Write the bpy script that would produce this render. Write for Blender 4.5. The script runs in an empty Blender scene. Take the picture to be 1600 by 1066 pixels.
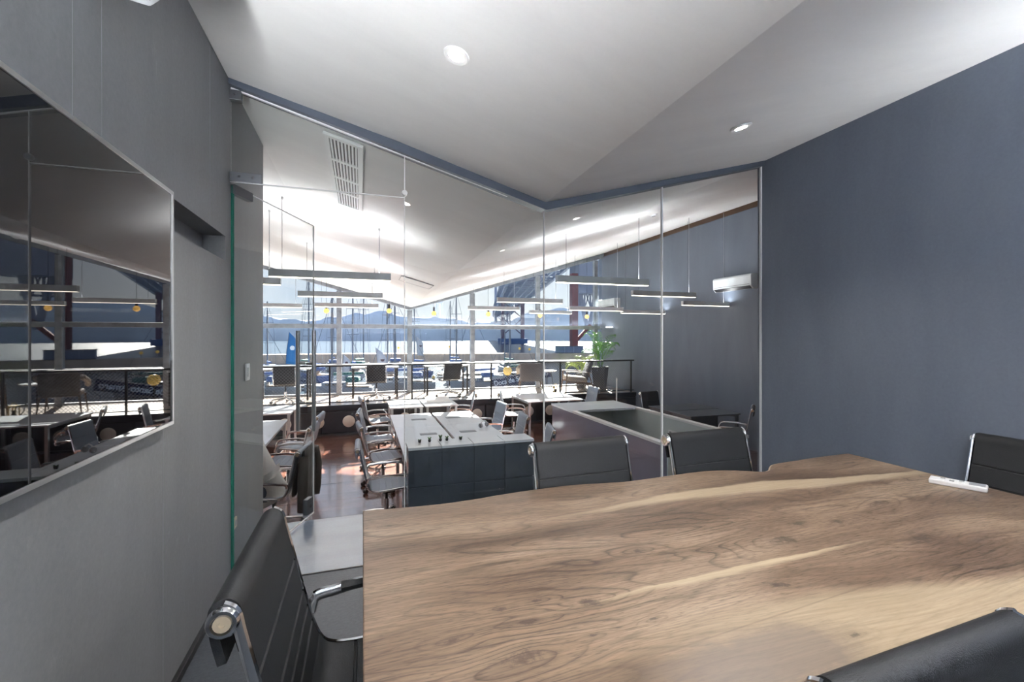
import bpy, bmesh, math, random
from mathutils import Vector, Matrix, noise
rnd = random.Random(7)
PI = math.pi
sc = bpy.context.scene
col = sc.collection

# ---------------------------------------------------------------- camera
cd = bpy.data.cameras.new('camera'); cam = bpy.data.objects.new('camera', cd); col.objects.link(cam)
cam.location = (0, 0, 1.4)
cam.rotation_euler = (PI/2, 0, -math.radians(18.216))
cd.sensor_width = 36; cd.lens = 15.93; cd.shift_y = -0.005; cd.clip_start = 0.05; cd.clip_end = 4000
sc.camera = cam

# ---------------------------------------------------------------- world, sun, exposure
sc.view_settings.view_transform = 'Standard'; sc.view_settings.look = 'None'
sc.view_settings.exposure = 1.27; sc.view_settings.gamma = 1.0; sc.view_settings.use_curve_mapping = False
try:
    sc.cycles.use_denoising = True
    sc.cycles.max_bounces = 12; sc.cycles.diffuse_bounces = 6; sc.cycles.glossy_bounces = 5
    sc.cycles.transparent_max_bounces = 24; sc.cycles.transmission_bounces = 6
    sc.cycles.sample_clamp_indirect = 6.0
    sc.cycles.caustics_reflective = False; sc.cycles.caustics_refractive = False
except Exception: pass
SKY = 0.86
SUN = 48.0

class NT:
    """small helper that builds a node tree"""
    def __init__(s, nt): s.nt = nt; nt.nodes.clear()
    def n(s, t, ins=None, **kw):
        nd = s.nt.nodes.new(t)
        for k, v in kw.items(): setattr(nd, k, v)
        for k, v in (ins or {}).items():
            if isinstance(v, bpy.types.NodeSocket): s.nt.links.new(v, nd.inputs[k])
            else: nd.inputs[k].default_value = v
        return nd
    def m(s, op, a, b=0.0, c=None, clamp=False):
        nd = s.n('ShaderNodeMath', {0: a, 1: b}, operation=op, use_clamp=clamp)
        if c is not None:
            if isinstance(c, bpy.types.NodeSocket): s.nt.links.new(c, nd.inputs[2])
            else: nd.inputs[2].default_value = c
        return nd.outputs[0]
    def mix(s, f, a, b, mode='MIX'):
        nd = s.n('ShaderNodeMix', data_type='RGBA', blend_type=mode)
        for i, v in ((0, f), (6, a), (7, b)):
            if isinstance(v, bpy.types.NodeSocket): s.nt.links.new(v, nd.inputs[i])
            else: nd.inputs[i].default_value = v if i == 0 else c4(v)
        return nd.outputs[2]
    def ramp(s, f, stops, interp='LINEAR'):
        nd = s.n('ShaderNodeValToRGB', {0: f}); r = nd.color_ramp; r.interpolation = interp
        while len(r.elements) < len(stops): r.elements.new(0.5)
        for e, (p, v) in zip(r.elements, stops):
            e.position = p; e.color = c4(v if not isinstance(v, (int, float)) else (v, v, v))
        return nd.outputs[0]
    def noise(s, vec, scale, detail=3.0, rough=0.55, dist=0.0):
        return s.n('ShaderNodeTexNoise', {'Vector': vec, 'Scale': scale, 'Detail': detail, 'Roughness': rough, 'Distortion': dist}).outputs['Fac']
    def mapv(s, vec, scale=(1, 1, 1), loc=(0, 0, 0), rot=(0, 0, 0)):
        return s.n('ShaderNodeMapping', {'Vector': vec, 'Scale': scale, 'Location': loc, 'Rotation': rot}).outputs[0]
def c4(c): return (c[0], c[1], c[2], 1.0) if len(c) == 3 else tuple(c)

w = bpy.data.worlds.new('sky'); sc.world = w; w.use_nodes = True
t = NT(w.node_tree)
gen = t.n('ShaderNodeTexCoord').outputs['Generated']
sx = t.n('ShaderNodeSeparateXYZ', {0: gen})
el = sx.outputs['Z']
base = t.ramp(el, [(0.0, (0.93, 0.95, 0.98)), (0.06, (0.76, 0.86, 1.0)), (0.15, (0.40, 0.60, 0.97)), (0.5, (0.28, 0.48, 0.90)), (1.0, (0.25, 0.45, 0.85))])
cl = t.noise(t.mapv(gen, (2.2, 2.2, 7.0), (0.4, 0.1, 0.0)), 1.6, 6.0, 0.6)
clm = t.ramp(cl, [(0.47, 0.0), (0.62, 1.0)])
hz = t.n('ShaderNodeVectorMath', {0: gen, 1: (0.30, 0.90, 0.30)}, operation='DOT_PRODUCT').outputs['Value']
glow = t.ramp(hz, [(0.80, 0.0), (1.0, 1.0)])
skyc = t.mix(t.m('MULTIPLY', clm, 0.5), base, (1.0, 1.0, 1.02))
skyc = t.mix(t.m('MULTIPLY', glow, 0.7), skyc, (1.05, 1.03, 1.0))
bg = t.n('ShaderNodeBackground', {'Color': skyc, 'Strength': SKY})
t.nt.links.new(bg.outputs[0], t.n('ShaderNodeOutputWorld').inputs[0])

sl = bpy.data.lights.new('sun', 'SUN'); so = bpy.data.objects.new('sun', sl); col.objects.link(so)
sl.energy = SUN; sl.angle = math.radians(0.6); sl.color = (1.0, 0.93, 0.84)
sel, saz = math.radians(29), math.radians(19.5)          # sun stands ahead, a little to the right
sd = Vector((math.sin(saz)*math.cos(sel), math.cos(saz)*math.cos(sel), math.sin(sel)))
so.rotation_euler = sd.to_track_quat('Z', 'Y').to_euler(); so.location = (6, 20, 15)

# ---------------------------------------------------------------- materials
MATS = {}
def pbr(name, colr, rough=0.5, metal=0.0, spec=0.5, coat=0.0, emis=None, estr=0.0, bump=None, vary=None, coatr=0.05):
    m = bpy.data.materials.new(name); m.use_nodes = True; t = NT(m.node_tree)
    oc = t.n('ShaderNodeTexCoord').outputs['Object']
    ins = {'Base Color': c4(colr), 'Roughness': rough, 'Metallic': metal, 'Specular IOR Level': spec, 'Coat Weight': coat, 'Coat Roughness': coatr}
    if emis: ins['Emission Color'] = c4(emis); ins['Emission Strength'] = estr
    b = t.n('ShaderNodeBsdfPrincipled', ins)
    if vary:
        sca, amt = vary
        f = t.noise(oc, sca, 5.0, 0.6)
        v = t.ramp(f, [(0.25, 1-amt), (0.75, 1+amt)])
        t.nt.links.new(t.mix(1.0, colr, v, 'MULTIPLY'), b.inputs['Base Color'])
    if bump:
        sca, st = bump
        h = t.noise(oc, sca, 3.0)
        bn = t.n('ShaderNodeBump', {'Height': h, 'Strength': st, 'Distance': 0.01})
        t.nt.links.new(bn.outputs[0], b.inputs['Normal'])
    t.nt.links.new(b.outputs[0], t.n('ShaderNodeOutputMaterial').inputs[0])
    MATS[name] = m; return m

def glassmat(name, tint=(0.97, 0.985, 0.98), refl=1.0):
    m = bpy.data.materials.new(name); m.use_nodes = True; t = NT(m.node_tree)
    tr = t.n('ShaderNodeBsdfTransparent', {0: c4(tint)})
    gl = t.n('ShaderNodeBsdfGlossy', {'Color': (1, 1, 1, 1), 'Roughness': 0.0})
    ge = t.n('ShaderNodeNewGeometry')
    cs = t.m('ABSOLUTE', t.n('ShaderNodeVectorMath', {0: ge.outputs['Normal'], 1: ge.outputs['Incoming']}, operation='DOT_PRODUCT').outputs['Value'])
    fr = t.m('MULTIPLY_ADD', t.m('POWER', t.m('SUBTRACT', 1.0, cs, clamp=True), 5.0), 0.96, 0.04)
    mx = t.n('ShaderNodeMixShader', {0: t.m('MULTIPLY', fr, refl), 1: tr.outputs[0], 2: gl.outputs[0]})
    t.nt.links.new(mx.outputs[0], t.n('ShaderNodeOutputMaterial').inputs[0]); MATS[name] = m; return m

def plaster(name, c1, c2, rough, streak=(1.0, 1.0, 0.25), bump=0.12, fine=0.35, marks=0.0, spec=0.35):
    m = bpy.data.materials.new(name); m.use_nodes = True; t = NT(m.node_tree)
    oc = t.n('ShaderNodeTexCoord').outputs['Object']
    a = t.noise(t.mapv(oc, streak), 2.3, 7.0, 0.62, 0.4)
    b2 = t.noise(oc, 60.0, 4.0, 0.7)
    f = t.m('ADD', t.m('MULTIPLY', a, 1-fine), t.m('MULTIPLY', b2, fine))
    cc = t.mix(t.ramp(f, [(0.3, 0.0), (0.7, 1.0)]), c1, c2)
    if marks:
        k = t.noise(t.mapv(oc, (3, 3, 1.2), (5, 2, 1)), 5.0, 8.0, 0.75)
        cc = t.mix(t.m('MULTIPLY', t.ramp(k, [(0.6, 0.0), (0.72, 1.0)]), marks), cc, (0.35, 0.36, 0.37))
    bs = t.n('ShaderNodeBsdfPrincipled', {'Base Color': cc, 'Roughness': rough, 'Specular IOR Level': spec})
    bn = t.n('ShaderNodeBump', {'Height': f, 'Strength': bump, 'Distance': 0.01})
    t.nt.links.new(bn.outputs[0], bs.inputs['Normal'])
    t.nt.links.new(bs.outputs[0], t.n('ShaderNodeOutputMaterial').inputs[0]); MATS[name] = m; return m

plaster('wall_grey', (0.165, 0.172, 0.184), (0.245, 0.252, 0.266), 0.5, marks=0.35, bump=0.2)
plaster('wall_grey_skytint', (0.095, 0.113, 0.148), (0.135, 0.157, 0.198), 0.45, marks=0.05)  # same grey paint, with blue sky light mixed into its colour
plaster('ceiling_white', (0.80, 0.80, 0.80), (0.88, 0.88, 0.875), 0.6, streak=(0.35, 1.6, 1.0), fine=0.15, bump=0.08)
plaster('floor_rubber', (0.045, 0.052, 0.062), (0.085, 0.095, 0.11), 0.38, streak=(1, 1, 1), fine=0.7, bump=0.25, spec=0.5)
plaster('floor_epoxy', (0.13, 0.175, 0.25), (0.20, 0.25, 0.33), 0.2, streak=(0.6, 2.5, 1), fine=0.3, bump=0.25, spec=2.0)
pbr('steel_blue', (0.075, 0.09, 0.12), 0.4, 0.3)
pbr('mullion_steel', (0.26, 0.29, 0.34), 0.45, 0.1, vary=(6, 0.35))
pbr('black', (0.012, 0.012, 0.014), 0.45)
pbr('black_gloss', (0.004, 0.004, 0.005), 0.015, spec=0.75)
pbr('leather', (0.009, 0.0095, 0.011), 0.42, spec=0.28, bump=(420, 0.25))
pbr('sling_grey', (0.20, 0.24, 0.30), 0.4, bump=(300, 0.15))
pbr('sling_black', (0.02, 0.02, 0.024), 0.5)
pbr('chrome', (0.80, 0.81, 0.83), 0.10, 1.0)
pbr('satin', (0.55, 0.56, 0.57), 0.32, 1.0)
pbr('patch_steel', (0.16, 0.17, 0.19), 0.35, 0.8)
pbr('brass_disc', (0.62, 0.52, 0.38), 0.4, 0.2)
pbr('white_laminate', (0.80, 0.855, 0.92), 0.22, spec=0.5, vary=(2, 0.05))
pbr('white_paint', (0.80, 0.81, 0.82), 0.4)
pbr('white_plastic', (0.82, 0.83, 0.86), 0.3)
pbr('grey_plastic', (0.30, 0.31, 0.34), 0.4)
pbr('dark_desk', (0.055, 0.06, 0.07), 0.35)
pbr('dark_panel', (0.020, 0.023, 0.032), 0.30, spec=0.5, vary=(3, 0.3))
pbr('counter_panel', (0.07, 0.085, 0.11), 0.25, spec=0.5, vary=(2.5, 0.3))
pbr('stair_panel', (0.22, 0.205, 0.27), 0.14, spec=0.6, vary=(1.5, 0.15))  # purple of the reflected sky is put into the dark panel colour
pbr('stair_inner', (0.56, 0.63, 0.64), 0.5, vary=(1.5, 0.12))
pbr('porthole', (0.85, 0.81, 0.74), 0.5)
pbr('wood_arm', (0.10, 0.055, 0.03), 0.4)
pbr('fabric_brown', (0.17, 0.15, 0.15), 0.9, bump=(180, 0.5), vary=(60, 0.35))
pbr('fabric_charcoal', (0.05, 0.05, 0.06), 0.9, bump=(180, 0.5))
pbr('fabric_beige', (0.36, 0.32, 0.28), 0.9, bump=(180, 0.5))
pbr('pot', (0.03, 0.032, 0.04), 0.5)
pbr('soil', (0.03, 0.02, 0.015), 0.95)
pbr('leaf', (0.10, 0.26, 0.045), 0.45, vary=(4, 0.4))
pbr('leaf_lime', (0.30, 0.40, 0.04), 0.45, vary=(4, 0.3))
pbr('succulent', (0.08, 0.16, 0.05), 0.5)
pbr('pendant_grey', (0.60, 0.65, 0.68), 0.42, 0.0, vary=(3, 0.2))
pbr('pendant_lit', (0.9, 0.85, 0.75), 0.4, emis=(1.0, 0.88, 0.72), estr=3.0)
pbr('pendant_added_glow', (0.9, 0.9, 0.9), 0.4, emis=(0.98, 0.985, 1.0), estr=36.0)
pbr('added_fill_strong', (0.9, 0.9, 0.9), 0.4, emis=(0.97, 0.985, 1.0), estr=235.0)
pbr('added_fill_lit', (0.9, 0.9, 0.9), 0.4, emis=(0.97, 0.985, 1.0), estr=55.0)
pbr('lamp_lit', (1, 1, 1), 0.4, emis=(1.0, 0.95, 0.88), estr=40.0)
pbr('bulb_amber', (0.75, 0.42, 0.10), 0.15, spec=0.6, emis=(1.0, 0.62, 0.18), estr=0.5)
pbr('filament', (1, 0.8, 0.4), 0.4, emis=(1.0, 0.8, 0.4), estr=6.0)
pbr('skin', (0.55, 0.34, 0.25), 0.5)
pbr('shirt', (0.74, 0.72, 0.68), 0.8, bump=(40, 0.6))
pbr('trousers', (0.05, 0.055, 0.08), 0.85)
pbr('hair', (0.03, 0.02, 0.015), 0.6)
pbr('jacket', (0.045, 0.04, 0.035), 0.7, bump=(25, 0.8))
pbr('yellow', (0.65, 0.42, 0.03), 0.4)
# outdoors
pbr('hull_white', (0.30, 0.31, 0.33), 0.4)
pbr('hull_blue', (0.07, 0.12, 0.28), 0.4)
pbr('boat_canvas', (0.10, 0.16, 0.34), 0.8)
pbr('boat_teal', (0.04, 0.14, 0.13), 0.8)
pbr('deck_teak', (0.30, 0.19, 0.11), 0.7)
pbr('mast', (0.20, 0.21, 0.24), 0.45, 0.3)
pbr('sail_cloth', (0.5, 0.5, 0.53), 0.8)
pbr('flag_blue', (0.03, 0.20, 0.48), 0.7)
pbr('print_dark', (0.10, 0.06, 0.07), 0.8)
pbr('breakwater', (0.80, 0.58, 0.42), 0.9, vary=(0.5, 0.25))
pbr('quay', (0.20, 0.19, 0.18), 0.9, vary=(0.4, 0.3))
pbr('pontoon', (0.15, 0.135, 0.12), 0.9, vary=(0.7, 0.25))
pbr('hill', (0.82, 0.80, 0.79), 1.0, spec=0.0, vary=(0.05, 0.12))  # pale tone: distance haze put into the hill colour
pbr('monument_stone', (0.45, 0.50, 0.60), 0.9)
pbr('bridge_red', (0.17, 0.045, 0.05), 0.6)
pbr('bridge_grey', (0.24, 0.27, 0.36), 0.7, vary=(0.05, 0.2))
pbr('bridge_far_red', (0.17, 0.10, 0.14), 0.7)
pbr('pier_blue', (0.09, 0.15, 0.30), 0.8)
pbr('sign_navy', (0.02, 0.028, 0.08), 0.8, spec=0.1)
pbr('sign_white', (0.95, 0.95, 0.96), 0.6)
pbr('globe_yellow', (0.72, 0.45, 0.10), 0.25, emis=(1.0, 0.62, 0.15), estr=0.35)
pbr('foliage', (0.06, 0.10, 0.05), 0.9, vary=(2, 0.5))
glassmat('glass_clear', (0.965, 0.98, 0.975), 1.0)
glassmat('glass_window', (0.70, 0.715, 0.72), 0.5)
pbr('glass_edge', (0.02, 0.16, 0.12), 0.1, spec=0.6)
pbr('glass_seal', (0.85, 0.87, 0.9), 0.25, spec=0.6)

def water_mat():
    m = bpy.data.materials.new('water'); m.use_nodes = True; t = NT(m.node_tree)
    oc = t.n('ShaderNodeTexCoord').outputs['Object']
    h = t.noise(t.mapv(oc, (0.5, 1.0, 1.0)), 0.9, 4.0, 0.6)
    bn = t.n('ShaderNodeBump', {'Height': h, 'Strength': 0.55, 'Distance': 0.3})
    b = t.n('ShaderNodeBsdfPrincipled', {'Base Color': (0.05, 0.075, 0.10, 1), 'Roughness': 0.18, 'Specular IOR Level': 0.45, 'Normal': bn.outputs[0]})
    t.nt.links.new(b.outputs[0], t.n('ShaderNodeOutputMaterial').inputs[0]); MATS['water'] = m
water_mat()

def floorwood_mat():
    m = bpy.data.materials.new('floor_wood'); m.use_nodes = True; t = NT(m.node_tree)
    oc = t.n('ShaderNodeTexCoord').outputs['Object']
    g = t.noise(t.mapv(oc, (2.0, 26.0, 2.0)), 2.0, 5.0, 0.6)
    p = t.n('ShaderNodeTexWhiteNoise', {'Vector': t.n('ShaderNodeVectorMath', {0: t.mapv(oc, (0.8, 8.0, 0.0))}, operation='FLOOR').outputs[0]}, noise_dimensions='2D').outputs['Value']
    f = t.m('ADD', t.m('MULTIPLY', g, 0.6), t.m('MULTIPLY', p, 0.4))
    cc = t.ramp(f, [(0.2, (0.09, 0.030, 0.020)), (0.5, (0.19, 0.070, 0.042)), (0.8, (0.30, 0.13, 0.075))])
    b = t.n('ShaderNodeBsdfPrincipled', {'Base Color': cc, 'Roughness': 0.22, 'Specular IOR Level': 0.7, 'Coat Weight': 1.0, 'Coat Roughness': 0.13, 'Coat IOR': 3.2})
    t.nt.links.new(b.outputs[0], t.n('ShaderNodeOutputMaterial').inputs[0]); MATS['floor_wood'] = m
floorwood_mat()
pbr('platform_boards', (0.48, 0.38, 0.31), 0.25, spec=0.6, coat=0.4, vary=(5, 0.2))

def table_mat():
    m = bpy.data.materials.new('table_wood'); m.use_nodes = True; t = NT(m.node_tree)
    oc = t.n('ShaderNodeTexCoord').outputs['Object']
    P = t.mapv(oc, (1, 1, 1), (1.3, 1.2, 0))
    s = t.n('ShaderNodeSeparateXYZ', {0: P}); x, y = s.outputs[0], s.outputs[1]
    # the figure: contour lines of a stretched noise give the loops and cathedrals of a sawn slab
    wv = t.n('ShaderNodeTexNoise', {'Vector': t.mapv(P, (1.3, 2.6, 1)), 'Scale': 1.1, 'Detail': 2.0, 'Roughness': 0.5})
    wc = t.n('ShaderNodeVectorMath', {0: wv.outputs['Color'], 1: (0.5, 0.5, 0.5)}, operation='SUBTRACT').outputs[0]
    wp = t.n('ShaderNodeVectorMath', {0: P, 1: t.n('ShaderNodeVectorMath', {0: wc, 'Scale': 0.16}, operation='SCALE').outputs[0]}, operation='ADD').outputs[0]
    f1 = t.noise(t.mapv(wp, (0.55, 3.4, 1), (2.3, 0.7, 0)), 1.35, 1.6, 0.4)
    KN = ((0.806, 1.195, .020), (1.451, 1.202, .026), (0.522, 1.005, .024), (0.412, 1.05, .012), (0.348, 0.964, .016), (0.646, 0.883, .010), (0.477, 0.874, .010), (1.044, 0.902, .024), (1.30, 1.12, .040), (1.62, 1.17, .034),
          (0.325, 1.037, .014), (0.179, 0.96, .013), (1.023, 0.70, .012), (1.95, 1.24, .03), (0.11, 1.62, .016), (1.9, 1.40, .02), (1.75, 0.98, .035), (0.30, 0.86, .03))
    for (kx, ky, r) in KN:
        v = t.n('ShaderNodeVectorMath', {0: wp, 1: (kx, ky, 0.74)}, operation='SUBTRACT').outputs[0]
        d = t.n('ShaderNodeVectorMath', {0: t.mapv(v, (0.10/r, 0.36/r, 0))}, operation='LENGTH').outputs['Value']
        f1 = t.m('ADD', f1, t.m('MULTIPLY', t.ramp(d, [(0.0, 1.0), (0.25, 0.72), (0.6, 0.22), (1.0, 0.0)]), 0.06+3.2*r))
    ring = t.m('FRACT', t.m('MULTIPLY', f1, 23.0))
    line = t.ramp(ring, [(0.0, 1.0), (0.06, 0.7), (0.22, 0.12), (0.70, 0.0), (0.94, 0.3), (1.0, 1.0)])
    lmask = t.ramp(t.noise(t.mapv(wp, (0.9, 2.2, 1), (7, 3, 0)), 1.6, 2.0), [(0.36, 0.05), (0.60, 1.0)])
    fib = t.noise(t.mapv(wp, (5.0, 150.0, 1)), 1.0, 3.0, 0.6)
    pore = t.noise(t.mapv(P, (30.0, 260.0, 1)), 1.0, 2.0, 0.6)
    big = t.noise(t.mapv(wp, (0.7, 3.0, 1), (1, 9, 0)), 1.5, 3.0, 0.5)
    base = t.ramp(big, [(0.30, (0.072, 0.046, 0.031)), (0.44, (0.130, 0.086, 0.058)), (0.56, (0.205, 0.143, 0.098)), (0.72, (0.31, 0.232, 0.168))])
    c = t.mix(t.m('MULTIPLY', t.m('MULTIPLY', line, lmask), 0.88), base, (0.030, 0.018, 0.012))
    c = t.mix(1.0, c, t.ramp(fib, [(0.25, 0.62), (0.75, 1.32)]), 'MULTIPLY')
    c = t.mix(1.0, c, t.ramp(pore, [(0.25, 0.45), (0.45, 1.0), (0.8, 1.15)]), 'MULTIPLY')
    def curve(pts, lo, hi):
        r = t.ramp(t.m('DIVIDE', x, 2.6), [(px/2.6, (py-lo)/(hi-lo)) for px, py in pts])
        return t.m('ADD', t.m('MULTIPLY', r, hi-lo), lo)
    jit = t.m('MULTIPLY', t.m('SUBTRACT', t.noise(t.mapv(P, (4, 10, 1)), 2.0, 4.0), 0.5), 0.03)
    yj = t.m('ADD', y, jit)
    def above(cv, soft): return t.m('MULTIPLY_ADD', t.m('SUBTRACT', yj, cv), 1.0/soft, 0.5, clamp=True)
    cream = t.mix(fib, (0.30, 0.225, 0.145), (0.50, 0.41, 0.29))
    # sapwood wedge in the middle of the slab
    top = curve([(0.0, 0.985), (0.54, 1.004), (0.69, 1.020), (0.90, 1.028), (1.13, 1.033), (1.5, 1.030), (1.75, 1.02)], 0.9, 1.1)
    low = curve([(0.0, 0.995), (0.54, 1.004), (0.755, 1.004), (0.96, 0.998), (1.2, 1.009), (1.48, 1.026), (1.75, 1.03)], 0.9, 1.1)
    k = t.m('MULTIPLY', above(low, 0.016), t.m('SUBTRACT', 1.0, above(top, 0.004)))
    c = t.mix(t.m('MULTIPLY', k, 0.9), c, cream)
    # far sapwood band
    top = curve([(0.0, 1.50), (0.5, 1.50), (0.84, 1.535), (1.2, 1.595), (1.72, 1.602), (2.03, 1.54), (2.5, 1.49)], 1.3, 1.7)
    low = curve([(0.0, 1.48), (0.5, 1.49), (0.84, 1.510), (1.14, 1.522), (1.6, 1.498), (1.96, 1.455), (2.5, 1.44)], 1.3, 1.7)
    k = t.m('MULTIPLY', above(low, 0.03), t.m('SUBTRACT', 1.0, above(top, 0.012)))
    k = t.m('MULTIPLY', k, t.ramp(t.m('DIVIDE', x, 2.6), [(0.18, 0.1), (0.42, 1.0)]))
    c = t.mix(t.m('MULTIPLY', k, 0.8), c, cream)
    # sapwood along the near edge, with a dark weathered patch in it
    top = curve([(0.0, 0.70), (0.3, 0.80), (0.58, 0.862), (0.85, 0.865), (1.15, 0.855), (1.42, 0.80), (1.70, 0.740), (2.5, 0.70)], 0.6, 0.9)
    k = t.m('SUBTRACT', 1.0, above(top, 0.05))
    k = t.m('MULTIPLY', k, t.ramp(t.m('DIVIDE', x, 2.6), [(0.20, 0.1), (0.42, 1.0)]))
    c = t.mix(t.m('MULTIPLY', k, 0.62), c, cream)
    st = t.n('ShaderNodeVectorMath', {0: P, 1: (0.80, 0.72, 0.74)}, operation='SUBTRACT').outputs[0]
    dl = t.n('ShaderNodeVectorMath', {0: t.mapv(st, (3.4, 9.5, 0))}, operation='LENGTH').outputs['Value']
    dn = t.m('ADD', dl, t.m('MULTIPLY', t.m('SUBTRACT', t.noise(P, 9.0, 5.0, 0.7), 0.5), 1.2))
    c = t.mix(t.m('MULTIPLY', t.ramp(dn, [(0.55, 1.0), (1.05, 0.0)]), 0.6), c, (0.12, 0.095, 0.085))
    # glued joints between the boards of the slab
    for (pts, lo, hi) in (([(0.0, 0.74), (0.386, 0.782), (1.29, 0.846), (2.6, 0.86)], 0.6, 0.95), ([(0.0, 1.30), (2.6, 1.34)], 1.2, 1.45)):
        cv = curve(pts, lo, hi)
        dd = t.m('ABSOLUTE', t.m('SUBTRACT', y, cv))
        c = t.mix(t.m('MULTIPLY', t.ramp(dd, [(0.0, 1.0), (0.0035, 0.0)]), 0.5), c, (0.10, 0.065, 0.045))
    # knots
    for (kx, ky, r) in KN:
        v = t.n('ShaderNodeVectorMath', {0: wp, 1: (kx, ky, 0.74)}, operation='SUBTRACT').outputs[0]
        d = t.n('ShaderNodeVectorMath', {0: t.mapv(v, (0.7/r, 1.5/r, 0))}, operation='LENGTH').outputs['Value']
        d = t.m('ADD', d, t.m('MULTIPLY', t.m('SUBTRACT', t.noise(P, 55.0, 4.0, 0.7), 0.5), 3.0))
        kk = t.ramp(t.m('DIVIDE', d, 5.0), [(0.0, 1.0), (0.10, 0.8), (0.2, 0.2), (0.5, 0.0)])
        c = t.mix(t.m('MULTIPLY', kk, 0.85), c, (0.04, 0.026, 0.02))
    bn = t.n('ShaderNodeBump', {'Height': t.m('ADD', fib, t.m('MULTIPLY', pore, 0.6)), 'Strength': 0.12, 'Distance': 0.003})
    rg = t.ramp(pore, [(0.2, 0.42), (0.8, 0.30)])
    b = t.n('ShaderNodeBsdfPrincipled', {'Base Color': c, 'Roughness': rg, 'Specular IOR Level': 0.45, 'Normal': bn.outputs[0]})
    t.nt.links.new(b.outputs[0], t.n('ShaderNodeOutputMaterial').inputs[0]); MATS['table_wood'] = m
table_mat()
pbr('sapwood_edge', (0.52, 0.42, 0.31), 0.5, vary=(8, 0.25))

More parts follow.
